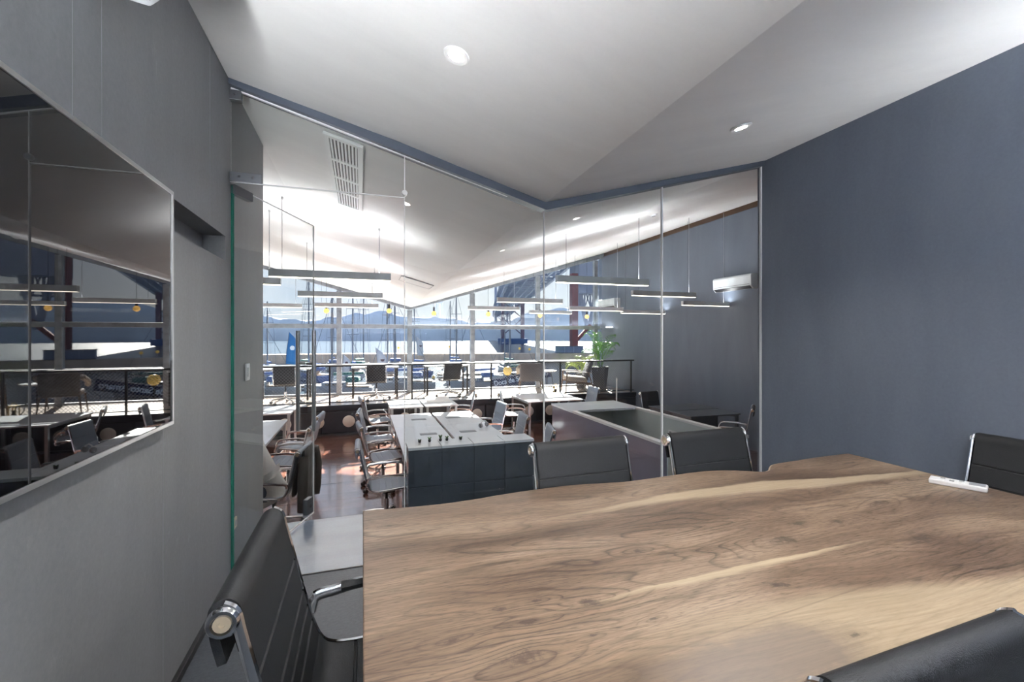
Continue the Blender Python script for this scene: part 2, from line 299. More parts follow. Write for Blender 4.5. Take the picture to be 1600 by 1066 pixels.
# ---------------------------------------------------------------- mesh helpers
class MB:
    def __init__(s): s.b = bmesh.new()
    def box(s, x0, y0, z0, x1, y1, z1):
        vs = [s.b.verts.new((x, y, z)) for z in (z0, z1) for y in (y0, y1) for x in (x0, x1)]
        for f in ((0, 2, 3, 1), (4, 5, 7, 6), (0, 1, 5, 4), (2, 6, 7, 3), (0, 4, 6, 2), (1, 3, 7, 5)): s.b.faces.new([vs[i] for i in f])
        return s
    def obox(s, c, size, M=None):
        M = M or Matrix.Identity(3); c = Vector(c); hx, hy, hz = size[0]/2, size[1]/2, size[2]/2
        vs = [s.b.verts.new(c + M @ Vector((x, y, z))) for z in (-hz, hz) for y in (-hy, hy) for x in (-hx, hx)]
        for f in ((0, 2, 3, 1), (4, 5, 7, 6), (0, 1, 5, 4), (2, 6, 7, 3), (0, 4, 6, 2), (1, 3, 7, 5)): s.b.faces.new([vs[i] for i in f])
        return s
    def bar(s, p0, p1, wd, ht):
        p0, p1 = Vector(p0), Vector(p1); d = p1-p0
        M = d.to_track_quat('X', 'Z').to_matrix()
        return s.obox((p0+p1)/2, (d.length, wd, ht), M)
    def tube(s, pts, r, n=8, closed=False, cap=True, flat=None):
        pts = [Vector(p) for p in pts]; k = len(pts); rings = []
        rr = r if isinstance(r, (list, tuple)) else [r]*k
        up = None
        for i in range(k):
            a = pts[(i-1) % k] if (closed or i > 0) else pts[i]
            c = pts[(i+1) % k] if (closed or i < k-1) else pts[i]
            d = (c-a).normalized()
            if up is None:
                up = d.orthogonal().normalized()
                for ax in (Vector((0, 0, 1)), Vector((1, 0, 0))):
                    if abs(d.dot(ax)) < 0.9: up = (ax - d*ax.dot(d)).normalized(); break
            else:
                up = up - d*up.dot(d); up = up.normalized() if up.length > 1e-6 else d.orthogonal().normalized()
            sd_ = d.cross(up)
            fa = flat or (1, 1)
            rings.append([s.b.verts.new(pts[i] + (up*math.cos(2*PI*j/n)*fa[0] + sd_*math.sin(2*PI*j/n)*fa[1])*rr[i]) for j in range(n)])
        for i in range(k if closed else k-1):
            A, B = rings[i], rings[(i+1) % k]
            for j in range(n): s.b.faces.new((A[j], A[(j+1) % n], B[(j+1) % n], B[j]))
        if cap and not closed:
            s.b.faces.new(rings[0][::-1]); s.b.faces.new(rings[-1])
        return s
    def cyl(s, p0, p1, r, n=12, r1=None): return s.tube([p0, p1], [r, r if r1 is None else r1], n)
    def lathe(s, prof, c=(0, 0, 0), n=16, axis='Z'):
        c = Vector(c); rings = []
        for (r, h) in prof:
            ring = []
            for j in range(n):
                a = 2*PI*j/n; u, v = r*math.cos(a), r*math.sin(a)
                ring.append(s.b.verts.new(c + (Vector((u, v, h)) if axis == 'Z' else Vector((h, u, v)) if axis == 'X' else Vector((u, h, v)))))
            rings.append(ring)
        for A, B in zip(rings, rings[1:]):
            for j in range(n): s.b.faces.new((A[j], A[(j+1) % n], B[(j+1) % n], B[j]))
        s.b.faces.new(rings[0]); s.b.faces.new(rings[-1])
        return s
    def ball(s, c, r, n=12, sq=(1, 1, 1)):
        g = bmesh.ops.create_uvsphere(s.b, u_segments=n, v_segments=max(4, n*2//3), radius=1.0)
        for v in g['verts']: v.co = Vector((v.co.x*r*sq[0], v.co.y*r*sq[1], v.co.z*r*sq[2])) + Vector(c)
        return s
    def prism(s, poly, z0, z1):
        A = [s.b.verts.new((p[0], p[1], z0)) for p in poly]; B = [s.b.verts.new((p[0], p[1], z1)) for p in poly]
        n = len(poly)
        for i in range(n): s.b.faces.new((A[i], A[(i+1) % n], B[(i+1) % n], B[i]))
        s.b.faces.new(A[::-1]); s.b.faces.new(B); return s
    def extr(s, poly3, vec):
        vec = Vector(vec); A = [s.b.verts.new(p) for p in poly3]; B = [s.b.verts.new(Vector(p)+vec) for p in poly3]; n = len(A)
        for i in range(n): s.b.faces.new((A[i], A[(i+1) % n], B[(i+1) % n], B[i]))
        s.b.faces.new(A[::-1]); s.b.faces.new(B); return s
    def poly(s, pts): s.b.faces.new([s.b.verts.new(p) for p in pts]); return s
    def build(s, name, mat, parent=None, bevel=0.0, smooth=False, seg=2):
        b = s.b
        bmesh.ops.recalc_face_normals(b, faces=b.faces)
        if bevel:
            es = [e for e in b.edges if len(e.link_faces) == 2 and e.calc_face_angle(0) > 0.6]
            bmesh.ops.bevel(b, geom=es, offset=bevel, segments=seg, profile=0.5, affect='EDGES', clamp_overlap=True)
        me = bpy.data.meshes.new(name); b.to_mesh(me); b.free()
        me.materials.append(MATS[mat])
        if smooth: me.shade_smooth() if smooth is True else me.set_sharp_from_angle(angle=smooth)
        if smooth is not True and smooth: 
            for p in me.polygons: p.use_smooth = True
        o = bpy.data.objects.new(name, me); col.objects.link(o)
        if parent: o.parent = parent
        return o
SM = math.radians(40)
def tag(o, label=None, cat=None, group=None, kind=None):
    if label: o['label'] = label
    if cat: o['category'] = cat
    if group: o['group'] = group
    if kind: o['kind'] = kind
    return o
def empty(name, loc, rz=0.0, label=None, cat=None, group=None, kind=None):
    o = bpy.data.objects.new(name, None); col.objects.link(o); o.location = loc; o.rotation_euler = (0, 0, rz); o.empty_display_size = 0.1
    return tag(o, label, cat, group, kind)
def kids(o): return [c for c in bpy.data.objects if c.parent == o]
def copy_tree(o, loc, rz, label=None, group=None):
    r = o.copy(); col.objects.link(r); r.location = loc; r.rotation_euler = (0, 0, rz)
    if label: r['label'] = label
    if group: r['group'] = group
    def rec(src, dst):
        for ch in TREE[src.name]:
            c = ch.copy(); col.objects.link(c); c.parent = dst
            rec(ch, c)
    rec(o, r); return r
TREE = {}
def learn(o):
    TREE[o.name] = kids(o)
    for c in TREE[o.name]: learn(c)
    return o
def catmull(pts, n=6):
    P = [Vector(p) for p in pts]; out = []
    for i in range(len(P)-1):
        p0, p1, p2, p3 = P[max(i-1, 0)], P[i], P[i+1], P[min(i+2, len(P)-1)]
        for k in range(n):
            u = k/n
            out.append(0.5*((2*p1)+(p2-p0)*u+(2*p0-5*p1+4*p2-p3)*u*u+(3*p1-p0-3*p2+p3)*u**3))
    out.append(P[-1]); return out
def struct(o, label=None): return tag(o, label, kind='structure')

# ---------------------------------------------------------------- the setting
HF = -0.75          # hall floor
PZ = -0.10          # window platform
GY = 2.96           # glass partition
# left wall with its long recess behind the screen
b = MB()
b.box(-0.92, -1.5, -0.75, -0.72, 3.86, 1.815)
b.box(-0.92, -1.5, 1.95, -0.72, 3.86, 3.2)
b.box(-0.92, 2.865, 1.815, -0.72, 3.86, 1.95)
b.box(-0.92, -1.5, 1.815, -0.83, 2.865, 1.95)
wl = struct(b.build('wall_left', 'wall_grey'))
for yy, z0, z1 in ((1.481, 1.95, 2.95), (1.62, 1.95, 2.95), (2.045, 0.0, 1.81), (2.60, 1.95, 2.95)): MB().box(-0.7205, yy-0.0012, z0, -0.7192, yy+0.0012, z1).build('panel_joint', 'grey_plastic', wl)
struct(MB().box(3.18, -1.5, -0.75, 3.30, 3.0, 3.4).build('wall_right', 'wall_grey_skytint'))
struct(MB().box(-0.92, -1.7, -0.75, 3.30, -1.5, 3.4).build('wall_back', 'wall_grey'))
struct(MB().box(6.94, 1.3, -0.75, 7.14, 12.5, 3.80).build('wall_hall_right', 'wall_grey_skytint'))
struct(MB().box(7.02, 1.3, 3.80, 7.14, 12.5, 4.2).build('dark_gap_strip', 'wood_arm'))  # dark colour stands in for the shaded gap above the wall
struct(MB().box(3.30, 1.3, -0.75, 7.14, 1.5, 4.4).build('wall_hall_back', 'wall_grey_skytint'))
struct(MB().box(-4.7, 3.66, -0.75, -0.92, 3.86, 4.4).build('wall_hall_return', 'wall_grey'))
struct(MB().box(-4.7, 3.86, -0.75, -4.5, 12.5, 4.4).build('wall_hall_left', 'wall_grey'))
# floors
struct(MB().box(-0.92, -1.7, -0.30, 3.30, 2.90, 0.0).build('floor', 'floor_rubber'))
struct(MB().box(-0.92, 2.90, -0.75, 3.30, 3.76, -0.003).build('floor_landing', 'floor_epoxy', bevel=0.004))
hf = struct(MB().box(-4.7, 1.3, -0.95, 7.14, 12.4, HF-0.012).build('floor_hall', 'floor_wood'))
b = MB(); y = 3.6; row = 0
while y < 10.5:
    x = -4.5 - rnd.random()*1.2
    while x < 6.94:
        L = 1.1+rnd.random()*0.9
        b.box(max(x, -4.5)+0.0015, y+0.0015, HF-0.012, min(x+L, 6.94)-0.0015, y+0.1185, HF+rnd.uniform(-0.0012, 0.0012)); x += L
    y += 0.12
tag(b.build('floor_plank', 'floor_wood', hf), kind='stuff')
# window platform with a panelled front and pale round vents
pf = struct(MB().box(-4.5, 10.5, -0.95, 6.94, 12.5, PZ-0.02).build('floor_platform', 'dark_panel'))
b = MB(); y = 10.5
while y < 12.3:
    x = -4.5 - rnd.random()
    while x < 6.94:
        L = 1.2+rnd.random()*0.8
        b.box(max(x, -4.5)+0.0015, y+0.0015, PZ-0.02, min(x+L, 6.94)-0.0015, min(y+0.1285, 12.28), PZ+rnd.uniform(-0.001, 0.001)); x += L
    y += 0.13
tag(b.build('floor_plank', 'platform_boards', pf), kind='stuff')
x = -4.45
while x < 6.9:
    MB().box(x, 10.462, -0.70, min(x+1.79, 6.93), 10.5, -0.24).build('front_panel', 'dark_panel', pf, bevel=0.012)
    x += 1.81
MB().box(-4.5, 10.455, -0.20, 6.94, 10.5, -0.10).build('front_rail', 'dark_panel', pf, bevel=0.006)
MB().box(-4.5, 10.44, -0.75, 6.94, 10.5, -0.705).build('front_plinth', 'dark_panel', pf, bevel=0.006)
for x in (-3.4, -2.8, -2.15, -1.55, -0.91, -0.29, 0.25, 0.90, 1.95, 2.57, 3.19, 3.88, 4.45, 5.1, 5.7):
    v = MB().lathe([(0.0, 10.45), (0.118, 10.45), (0.125, 10.455), (0.128, 10.464)], (x, 0, -0.455), 24, 'Y').build('vent_disc', 'porthole', pf, smooth=SM)
# ceiling: a valley runs from the room to the window; the room's part has shallow folds
A = (1.21, 2.96, 2.33)
b = MB()
def quad(*p): b.poly(p)
P1, Q, S_, W_ = (1.21, -1.7, 2.42), (-0.76, -1.7, 2.93), (0.228, 2.96, 2.615), (-0.76, 0.6, 2.865)
quad(A, P1, Q); quad(A, Q, W_); quad(A, W_, S_); quad(S_, W_, (-0.76, 2.96, 2.865))
quad(A, (3.24, 2.96, 2.875), (3.24, -1.7, 2.95), P1)
B_ = (1.21, 12.6, 2.15)
quad(A, B_, (7.3, 12.6, 4.02), (7.3, 1.3, 4.02), (3.24, 2.96, 2.875))
quad(A, S_, (-0.76, 2.96, 2.865), (-4.8, 3.6, 3.92), (-4.8, 12.6, 3.78), B_)
quad((3.24, 2.96, 2.875), (7.3, 1.3, 4.02), (3.24, 1.3, 2.9))
r_ = bmesh.ops.extrude_face_region(b.b, geom=list(b.b.faces))
for v in r_['geom']:
    if isinstance(v, bmesh.types.BMVert): v.co.z += 0.25
struct(b.build('ceiling', 'ceiling_white'))
# roof slab over everything keeps the sun off the ceiling joints
struct(MB().extr([(-5.2, 0, 4.35), (1.21, 0, 2.75), (7.6, 0, 4.45), (7.6, 0, 4.65), (1.21, 0, 2.95), (-5.2, 0, 4.55)], (0, 12.75, 0)).build('roof', 'mullion_steel')).location = (0, 0.0, 0)
# V shaped steel strip above the glass
for (p, q) in (((-0.745, GY, 2.862), (1.21, GY, 2.308)), ((1.21, GY, 2.308), (3.19, GY, 2.852))):
    struct(MB().extr([(p[0], GY-0.04, p[2]-0.032), (q[0], GY-0.04, q[2]-0.030), (q[0], GY-0.04, q[2]+0.030), (p[0], GY-0.04, p[2]+0.030)], (0, 0.09, 0)).build('trim_1' if p[0] < 0 else 'trim_2', 'steel_blue'))
struct(MB().box(-0.72, -1.5, 0.0, -0.700, 2.93, 0.035).build('baseboard_left', 'black', bevel=0.003))
struct(MB().box(-0.72, 3.0, 0.0, -0.695, 3.76, 0.035).build('baseboard_left_landing', 'patch_steel', bevel=0.003))
struct(MB().box(-0.62, 2.895, -0.001, 3.18, 2.905, 0.004).build('trim_3', 'black'))

# ---------------------------------------------------------------- glass partition
def topz(x): return 2.292 + 0.2755*abs(x-1.21)
gp = empty('window_1', (1.2, GY, 0), label='frameless clear glass partition under the V shaped steel strip', kind='structure')
def pane(x0, x1, z0, name='glass_pane'):
    xs = [x0] + ([1.21] if x0 < 1.21 < x1 else []) + [x1]
    pts = [(x0-1.2, -0.006, z0), (x1-1.2, -0.006, z0)] + [(x-1.2, -0.006, topz(x)-0.012) for x in reversed(xs)]
    return MB().extr(pts, (0, 0.012, 0)).build(name, 'glass_clear', gp)
pane(-0.715, 0.249, 2.275); pane(0.255, 1.208, 0.004); pane(1.212, 2.188, 0.004); pane(2.194, 3.165, 0.004)
for x, wd, z0 in ((0.252, 0.004, 0.0), (1.21, 0.006, 0.0), (2.191, 0.012, 0.0), (3.171, 0.012, 0.0)):
    MB().box(x-1.2-wd/2, -0.0075, z0, x-1.2+wd/2, 0.0075, topz(x)-0.012).build('joint_seal', 'glass_seal', gp)
for x0, x1 in ((-0.715, 1.21), (1.21, 3.17)):
    MB().bar((x0-1.2, 0, topz(x0)-0.008), (x1-1.2, 0, topz(x1)-0.008), 0.016, 0.008).build('top_seal', 'glass_seal', gp)
MB().box(-0.72-1.2, -0.0065, 2.279, 0.249-1.2, 0.0065, 2.283).build('header_edge', 'glass_seal', gp)
k = MB().lathe([(0, -0.02), (0.016, -0.02), (0.018, -0.012), (0.018, 0.012), (0.016, 0.02)], (0.252-1.2, 0, 2.31), 16, 'Y').build('clamp_knob', 'satin', gp, smooth=SM)
br = MB().box(-0.72-1.2, -0.022, 2.745, -0.66-1.2, 0.022, 2.800).build('corner_bracket', 'patch_steel', gp, bevel=0.002)
MB().lathe([(0, -0.026), (0.007, -0.026), (0.007, -0.02)], (-0.69-1.2, 0, 2.772), 10, 'Y').build('screw', 'chrome', br)
hp = MB().box(-0.72-1.2, -0.020, 2.282, -0.556-1.2, 0.020, 2.334).build('header_patch', 'patch_steel', gp, bevel=0.002)
for x in (-0.67, -0.60): MB().lathe([(0, -0.024), (0.007, -0.024), (0.007, -0.018)], (x-1.2, 0, 2.308), 10, 'Y').build('screw', 'chrome', hp)
# open glass door
dr = empty('door_1', (-0.712, GY+0.002, 0), math.atan2(0.935, 0.354), label='frameless glass door standing open into the hall', kind='structure')
MB().box(0.012, -0.005, 0.012, 0.97, 0.005, 2.262).build('glass_pane', 'glass_clear', dr)
MB().box(0.0, -0.006, 0.012, 0.012, 0.006, 2.262).build('green_glass_edge', 'glass_edge', dr)
MB().box(0.968, -0.0055, 0.012, 0.972, 0.0055, 2.262).build('free_edge', 'glass_seal', dr)
MB().box(0.012, -0.0055, 2.260, 0.97, 0.0055, 2.264).build('upper_edge', 'glass_seal', dr)
MB().box(0.012, -0.0055, 0.010, 0.97, 0.0055, 0.014).build('lower_edge', 'glass_seal', dr)
MB().box(0.0, -0.018, 2.215, 0.17, 0.018, 2.268).build('hinge_patch', 'patch_steel', dr, bevel=0.002)
MB().box(0.0, -0.018, 0.004, 0.17, 0.018, 0.055).build('hinge_patch', 'patch_steel', dr, bevel=0.002)
lp = MB().box(0.84, -0.018, 0.035, 0.93, 0.018, 0.155).build('lock_patch', 'patch_steel', dr, bevel=0.003)
MB().lathe([(0, -0.022), (0.012, -0.022), (0.012, -0.017)], (0.885, 0, 0.095), 12, 'Y').build('keyhole', 'black', lp)
for sy in (-1, 1):
    h = MB().cyl((0.85, 0.062*sy, 0.68), (0.85, 0.062*sy, 1.44), 0.015, 12).build('pull_handle', 'satin', dr, smooth=SM)
    for z in (0.89, 1.19): MB().cyl((0.85, 0.006*sy, z), (0.85, 0.062*sy, z), 0.009, 10).build('standoff', 'satin', h, smooth=SM)

# ---------------------------------------------------------------- window wall of the hall
WY = 12.3
wn = empty('window_2', (1.2, WY, PZ), label='tall steel framed window wall looking over the marina', kind='structure')
def wtop(x): return 2.11 + (0.291*(x-1.18) if x > 1.18 else 0.268*(1.18-x))
MX = [-4.42, -2.45, -0.571, 1.18, 2.888, 4.833, 6.712, 6.93]
for x in MX[1:-1]:
    MB().box(x-1.2-0.062, -0.06, 0.0, x-1.2+0.062, 0.06, wtop(x)-PZ-0.03).build('mullion', 'mullion_steel', wn, bevel=0.006)
for x0, x1 in zip(MX, MX[1:]):
    for zc, hh in ((1.645, 0.055), (0.66, 0.025), (-0.072, 0.024)):
        MB().box(x0-1.2+0.05, -0.045, zc-hh-PZ, x1-1.2-0.05, 0.045, zc+hh-PZ).build('transom', 'mullion_steel', wn, bevel=0.005)
    xa, xb = x0-1.2, x1-1.2
    pts = [(xa, -0.004, -PZ-0.08), (xb, -0.004, -PZ-0.08), (xb, -0.004, wtop(x1)-PZ), (xa, -0.004, wtop(x0)-PZ)]
    MB().extr(pts, (0, 0.008, 0)).build('window_pane', 'glass_window', wn)
for x0, x1 in ((-4.5, 1.18), (1.18, 6.94)):
    MB().extr([(x0-1.2, -0.10, wtop(x0)-PZ-0.02), (x1-1.2, -0.10, wtop(x1)-PZ-0.02), (x1-1.2, -0.10, wtop(x1)-PZ+0.09), (x0-1.2, -0.10, wtop(x0)-PZ+0.09)], (0, 0.2, 0)).build('head_beam', 'mullion_steel', wn)
struct(MB().extr([(-4.8, WY+0.02, wtop(-4.8)+0.05), (1.18, WY+0.02, wtop(1.18)+0.05), (7.3, WY+0.02, wtop(7.3)+0.05), (7.3, WY+0.02, 4.6), (-4.8, WY+0.02, 4.6)], (0, 0.15, 0)).build('wall_above_window', 'mullion_steel'))

# ---------------------------------------------------------------- meeting table
LIVE = [(0.0, 1.800), (0.17, 1.786), (0.32, 1.780), (0.46, 1.792), (0.60, 1.812), (0.75, 1.822), (0.90, 1.822), (1.03, 1.803), (1.15, 1.790), (1.35, 1.800), (1.55, 1.810), (1.70, 1.785),
        (1.80, 1.735), (1.85, 1.712), (1.90, 1.722), (1.95, 1.760), (2.02, 1.795), (2.20, 1.812), (2.365, 1.824), (2.59, 1.828)]
NEAR = [(2.58, 0.64), (2.3, 0.655), (2.0, 0.63), (1.7, 0.605), (1.4, 0.625), (1.1, 0.60), (0.8, 0.615), (0.5, 0.60), (0.25, 0.63), (0.0, 0.61)]
mt = empty('meeting_table', (1.3, 1.2, 0), label='large live edge wooden slab meeting table in the foreground', cat='table')
far_ = catmull([(x, y, 0) for x, y in LIVE], 4); near_ = catmull([(x, y, 0) for x, y in NEAR], 4)
poly = [(p.x-1.3, p.y-1.2) for p in near_[::-1]] + [(p.x-1.3, p.y-1.2) for p in far_[::-1]]
MB().prism(poly, 0.700, 0.740).build('tabletop', 'table_wood', mt, bevel=0.004)
def live_strip(ps, sgn):
    b = MB(); R = []
    for i, p in enumerate(ps):
        j = 0.006*noise.noise(Vector((p.x*9, sgn*3, 0)))
        R.append([b.b.verts.new((p.x-1.3, p.y-1.2+sgn*d, z)) for d, z in ((0.0005, 0.7385), (0.009+j, 0.735), (0.012+j, 0.722), (0.004, 0.704), (0.0005, 0.701))])
    for Ra, Rb in zip(R, R[1:]):
        for k in range(4): b.b.faces.new((Ra[k], Ra[k+1], Rb[k+1], Rb[k]))
    for Rr in (R[0], R[-1]): b.b.faces.new(Rr)
    return b.build('live_edge', 'sapwood_edge', mt, smooth=True)
live_strip(far_, 1); live_strip(near_, -1)
for x in (0.42, 2.18):
    l = MB(); l.box(x-1.34, -0.38, 0.0, x-1.26, 0.38, 0.03); l.box(x-1.34, -0.38, 0.67, x-1.26, 0.38, 0.70); l.box(x-1.34, -0.38, 0.03, x-1.26, -0.32, 0.67); l.box(x-1.34, 0.32, 0.03, x-1.26, 0.38, 0.67)
    l.build('leg_frame', 'black', mt)

# ---------------------------------------------------------------- chairs
def sling(prof, hw, th, seams, n=5, flare=0.0):
    """a padded strip swept over a side profile; seams are dips across it"""
    pts = catmull([(0, y, z) for y, z in prof], n); b = MB()
    out, inn = [], []
    L = [0.0]
    for i in range(1, len(pts)): L.append(L[-1]+(pts[i]-pts[i-1]).length)
    def at(s_):
        for i in range(1, len(pts)):
            if L[i] >= s_:
                u = (s_-L[i-1])/max(1e-6, L[i]-L[i-1]); p = pts[i-1].lerp(pts[i], u); d = (pts[i]-pts[i-1]).normalized(); return p, Vector((0, -d.z, d.y))
        d = (pts[-1]-pts[-2]).normalized(); return pts[-1], Vector((0, -d.z, d.y))
    ss = sorted(set([round(x, 4) for x in L] + [round(min(max(q+e, 0), L[-1]), 4) for q in seams for e in (-0.006, -0.002, 0.002, 0.006)]))
    rows = []
    for s_ in ss:
        p, nn = at(s_)
        dip = 0.0035 if any(abs(s_-q) <= 0.0025 for q in seams) else 0.0
        rows.append([b.b.verts.new(Vector((x, 0, 0)) + p + nn*(sg*(th/2-dip))) for sg, x in ((1, -hw), (1, -hw*0.5), (1, hw*0.5), (1, hw), (-1, hw), (-1, hw*0.5), (-1, -hw*0.5), (-1, -hw))])
    for Ra, Rb in zip(rows, rows[1:]):
        for k in range(8): b.b.faces.new((Ra[k], Ra[(k+1) % 8], Rb[(k+1) % 8], Rb[k]))
    b.b.faces.new(rows[0]); b.b.faces.new(rows[-1])
    return b
def mirror_pts(pts, s): return [(s*x, y, z) for x, y, z in pts]

def rails_arms(root, hw, backp, seatp, top, mat, pads=True, armz=0.605):
    for s in (-1, 1):
        r_ = MB().tube([(s*(hw+0.012), y, z) for y, z in [(p.y, p.z) for p in catmull([(0, y, z) for y, z in seatp[1:]+backp[1:-3]], 4)]], 0.012, 8, flat=(1.0, 0.62)).build('side_rail', 'chrome', root, smooth=SM)
        c_ = MB().lathe([(0.0, s*(hw+0.004)), (0.028, s*(hw+0.004)), (0.030, s*(hw+0.010)), (0.030, s*(hw+0.022)), (0.026, s*(hw+0.027)), (0.020, s*(hw+0.027)), (0.018, s*(hw+0.022)), (0.0, s*(hw+0.022))],
                        (0, top[0], top[1]), 20, 'X').build('roller_cap', 'chrome', root, smooth=SM)
        MB().lathe([(0.0, s*(hw+0.0215)), (0.016, s*(hw+0.0215)), (0.016, s*(hw+0.026)), (0.006, s*(hw+0.026)), (0.005, s*(hw+0.023)), (0.0, s*(hw+0.023))], (0, top[0], top[1]), 16, 'X').build('cap_disc', 'brass_disc', c_, smooth=SM)
        x = hw+0.018
        ap = catmull([(s*x, -0.215, 0.545), (s*(x+0.012), -0.20, 0.585), (s*(x+0.018), -0.14, armz-0.012), (s*(x+0.02), -0.05, armz), (s*(x+0.02), 0.12, armz-0.003), (s*(x+0.02), 0.20, armz-0.02), (s*(x+0.014), 0.235, armz-0.07), (s*x, 0.24, 0.50), (s*x, 0.225, 0.445)], 5)
        a_ = MB().tube(ap, 0.0135, 8, flat=(0.75, 1.25)).build('armrest', 'chrome', root, smooth=SM)
        if pads: MB().tube(catmull([(s*(x+0.02), -0.125, armz-0.006), (s*(x+0.02), 0.02, armz+0.002), (s*(x+0.02), 0.14, armz-0.004)], 4), 0.020, 10, flat=(0.75, 1.15)).build('arm_pad', 'leather', a_, smooth=SM)

def sling_chair(name, top_z, mat, hw=0.245):
    root = empty(name, (0, 0, 0))
    dz = top_z-0.845
    seatp = [(0.205, 0.395), (0.235, 0.405), (0.245, 0.432), (0.225, 0.452), (0.12, 0.448), (0.0, 0.436), (-0.10, 0.432), (-0.165, 0.445), (-0.195, 0.478)]
    backp = [(-0.195, 0.478), (-0.215, 0.53), (-0.240, 0.62+dz*0.4), (-0.265, 0.72+dz*0.7), (-0.288, 0.81+dz), (-0.298, 0.852+dz), (-0.318, 0.866+dz), (-0.338, 0.850+dz), (-0.335, 0.80+dz), (-0.322, 0.745+dz)]
    top = (-0.316, 0.838+dz)
    sling(seatp, hw, 0.020, [0.12, 0.19, 0.26, 0.33, 0.40]).build('seat', mat, root, smooth=SM)
    sling(backp, hw, 0.017, [0.055, 0.105, 0.155, 0.25+dz*0.5]).build('backrest', mat, root, smooth=SM)
    return root, seatp, backp, top

def conference_chair():
    root, sp, bp, top = sling_chair('conference_chair', 0.855, 'leather')
    rails_arms(root, 0.245, bp, sp, top, 'leather')
    loop = []
    for s in (1, -1):
        seg = catmull([(s*0.215, -0.06, 0.405), (s*0.22, 0.16, 0.405), (s*0.222, 0.245, 0.395), (s*0.225, 0.285, 0.35), (s*0.228, 0.30, 0.20), (s*0.230, 0.302, 0.06), (s*0.230, 0.285, 0.022), (s*0.230, 0.24, 0.0135), (s*0.230, 0.0, 0.0135), (s*0.228, -0.22, 0.0135), (s*0.205, -0.262, 0.0135), (s*0.16, -0.272, 0.0135)], 5)
        loop += seg if s == 1 else seg[::-1]
    MB().tube(loop, 0.0125, 10).build('sled_base', 'chrome', root, smooth=SM)
    MB().bar((-0.215, 0.05, 0.408), (0.215, 0.05, 0.408), 0.03, 0.012).build('stretcher', 'chrome', root)
    MB().bar((-0.255, -0.232, 0.56), (0.255, -0.232, 0.56), 0.012, 0.035).build('back_stretcher', 'chrome', root)
    return root

def office_chair(name, mat, top_z=0.90, hw=0.245):
    root, sp, bp, top = sling_chair(name, top_z, mat, hw)
    rails_arms(root, hw, bp, sp, top, mat, pads=False)
    MB().cyl((0, 0, 0.11), (0, 0, 0.27), 0.028, 12).build('column', 'chrome', root, smooth=SM)
    MB().cyl((0, 0, 0.27), (0, 0, 0.40), 0.017, 10).build('gas_lift', 'black', root, smooth=SM)
    MB().box(-0.22, -0.05, 0.395, 0.22, 0.05, 0.42).build('seat_plate', 'black', root, bevel=0.008)
    for k in range(5):
        a = 2*PI*k/5+0.3; c, s = math.cos(a), math.sin(a)
        lg = MB().tube([(c*0.02, s*0.02, 0.125), (c*0.16, s*0.16, 0.105), (c*0.30, s*0.30, 0.075)], [0.024, 0.020, 0.013], 8).build('base_leg', 'chrome', root, smooth=SM)
        cs = MB(); cs.cyl((c*0.30, s*0.30, 0.08), (c*0.30, s*0.30, 0.05), 0.007, 8)
        for e in (-0.014, 0.014):
            cs.cyl((c*0.31-s*(e-0.009), s*0.31+c*(e-0.009), 0.028), (c*0.31-s*(e+0.009), s*0.31+c*(e+0.009), 0.028), 0.028, 12)
        cs.build('caster', 'black', lg, smooth=SM)
    return root

cc = learn(conference_chair())
GC = 'black leather chairs around the meeting table'
def place(o, first, loc, rz, label, cat, group):
    if first: o.location = loc; o.rotation_euler = (0, 0, rz); tag(o, label, cat, group); return o
    return copy_tree(o, loc, rz, label, group)
cc['category'] = 'chair'
place(cc, True, (1.04, 1.73, 0), PI+0.03, 'black leather chair with chrome rails at the far side of the table, left of two', 'chair', GC)
place(cc, False, (1.79, 1.71, 0), PI+0.03, 'black leather chair at the far side of the table, right of two', 'chair', GC)
place(cc, False, (0.06, 1.265, 0), -PI/2, 'black leather chair at the left end of the table beside the screen wall', 'chair', GC)
place(cc, False, (2.80, 1.27, 0), PI/2, 'black leather chair at the right end of the table by the remote control', 'chair', GC)
place(cc, False, (0.90, 0.822, 0), 0.03, 'black leather chair in the near right corner, seen from behind', 'chair', GC)

# ---------------------------------------------------------------- remote control on the table
rc = empty('remote_control', (2.475, 1.275, 0.7405), math.radians(24), label='white air conditioner remote control lying on the slab table', cat='remote control')
MB().box(-0.034, -0.092, 0.0, 0.034, 0.092, 0.022).build('body', 'white_plastic', rc, bevel=0.005)
MB().box(-0.024, -0.085, 0.0205, 0.024, -0.035, 0.0235).build('display', 'grey_plastic', rc, bevel=0.001)
for i in range(3):
    for j in range(2):
        MB().box(-0.020+j*0.022, -0.02+i*0.03, 0.0205, -0.004+j*0.022, -0.004+i*0.03, 0.0245).build('button', 'grey_plastic' if (i+j) % 2 else 'white_paint', rc, bevel=0.001)
MB().lathe([(0, -0.0935), (0.003, -0.0935), (0.003, -0.09)], (0.004, 0, 0.011), 8, 'Y').build('emitter', 'black', rc)

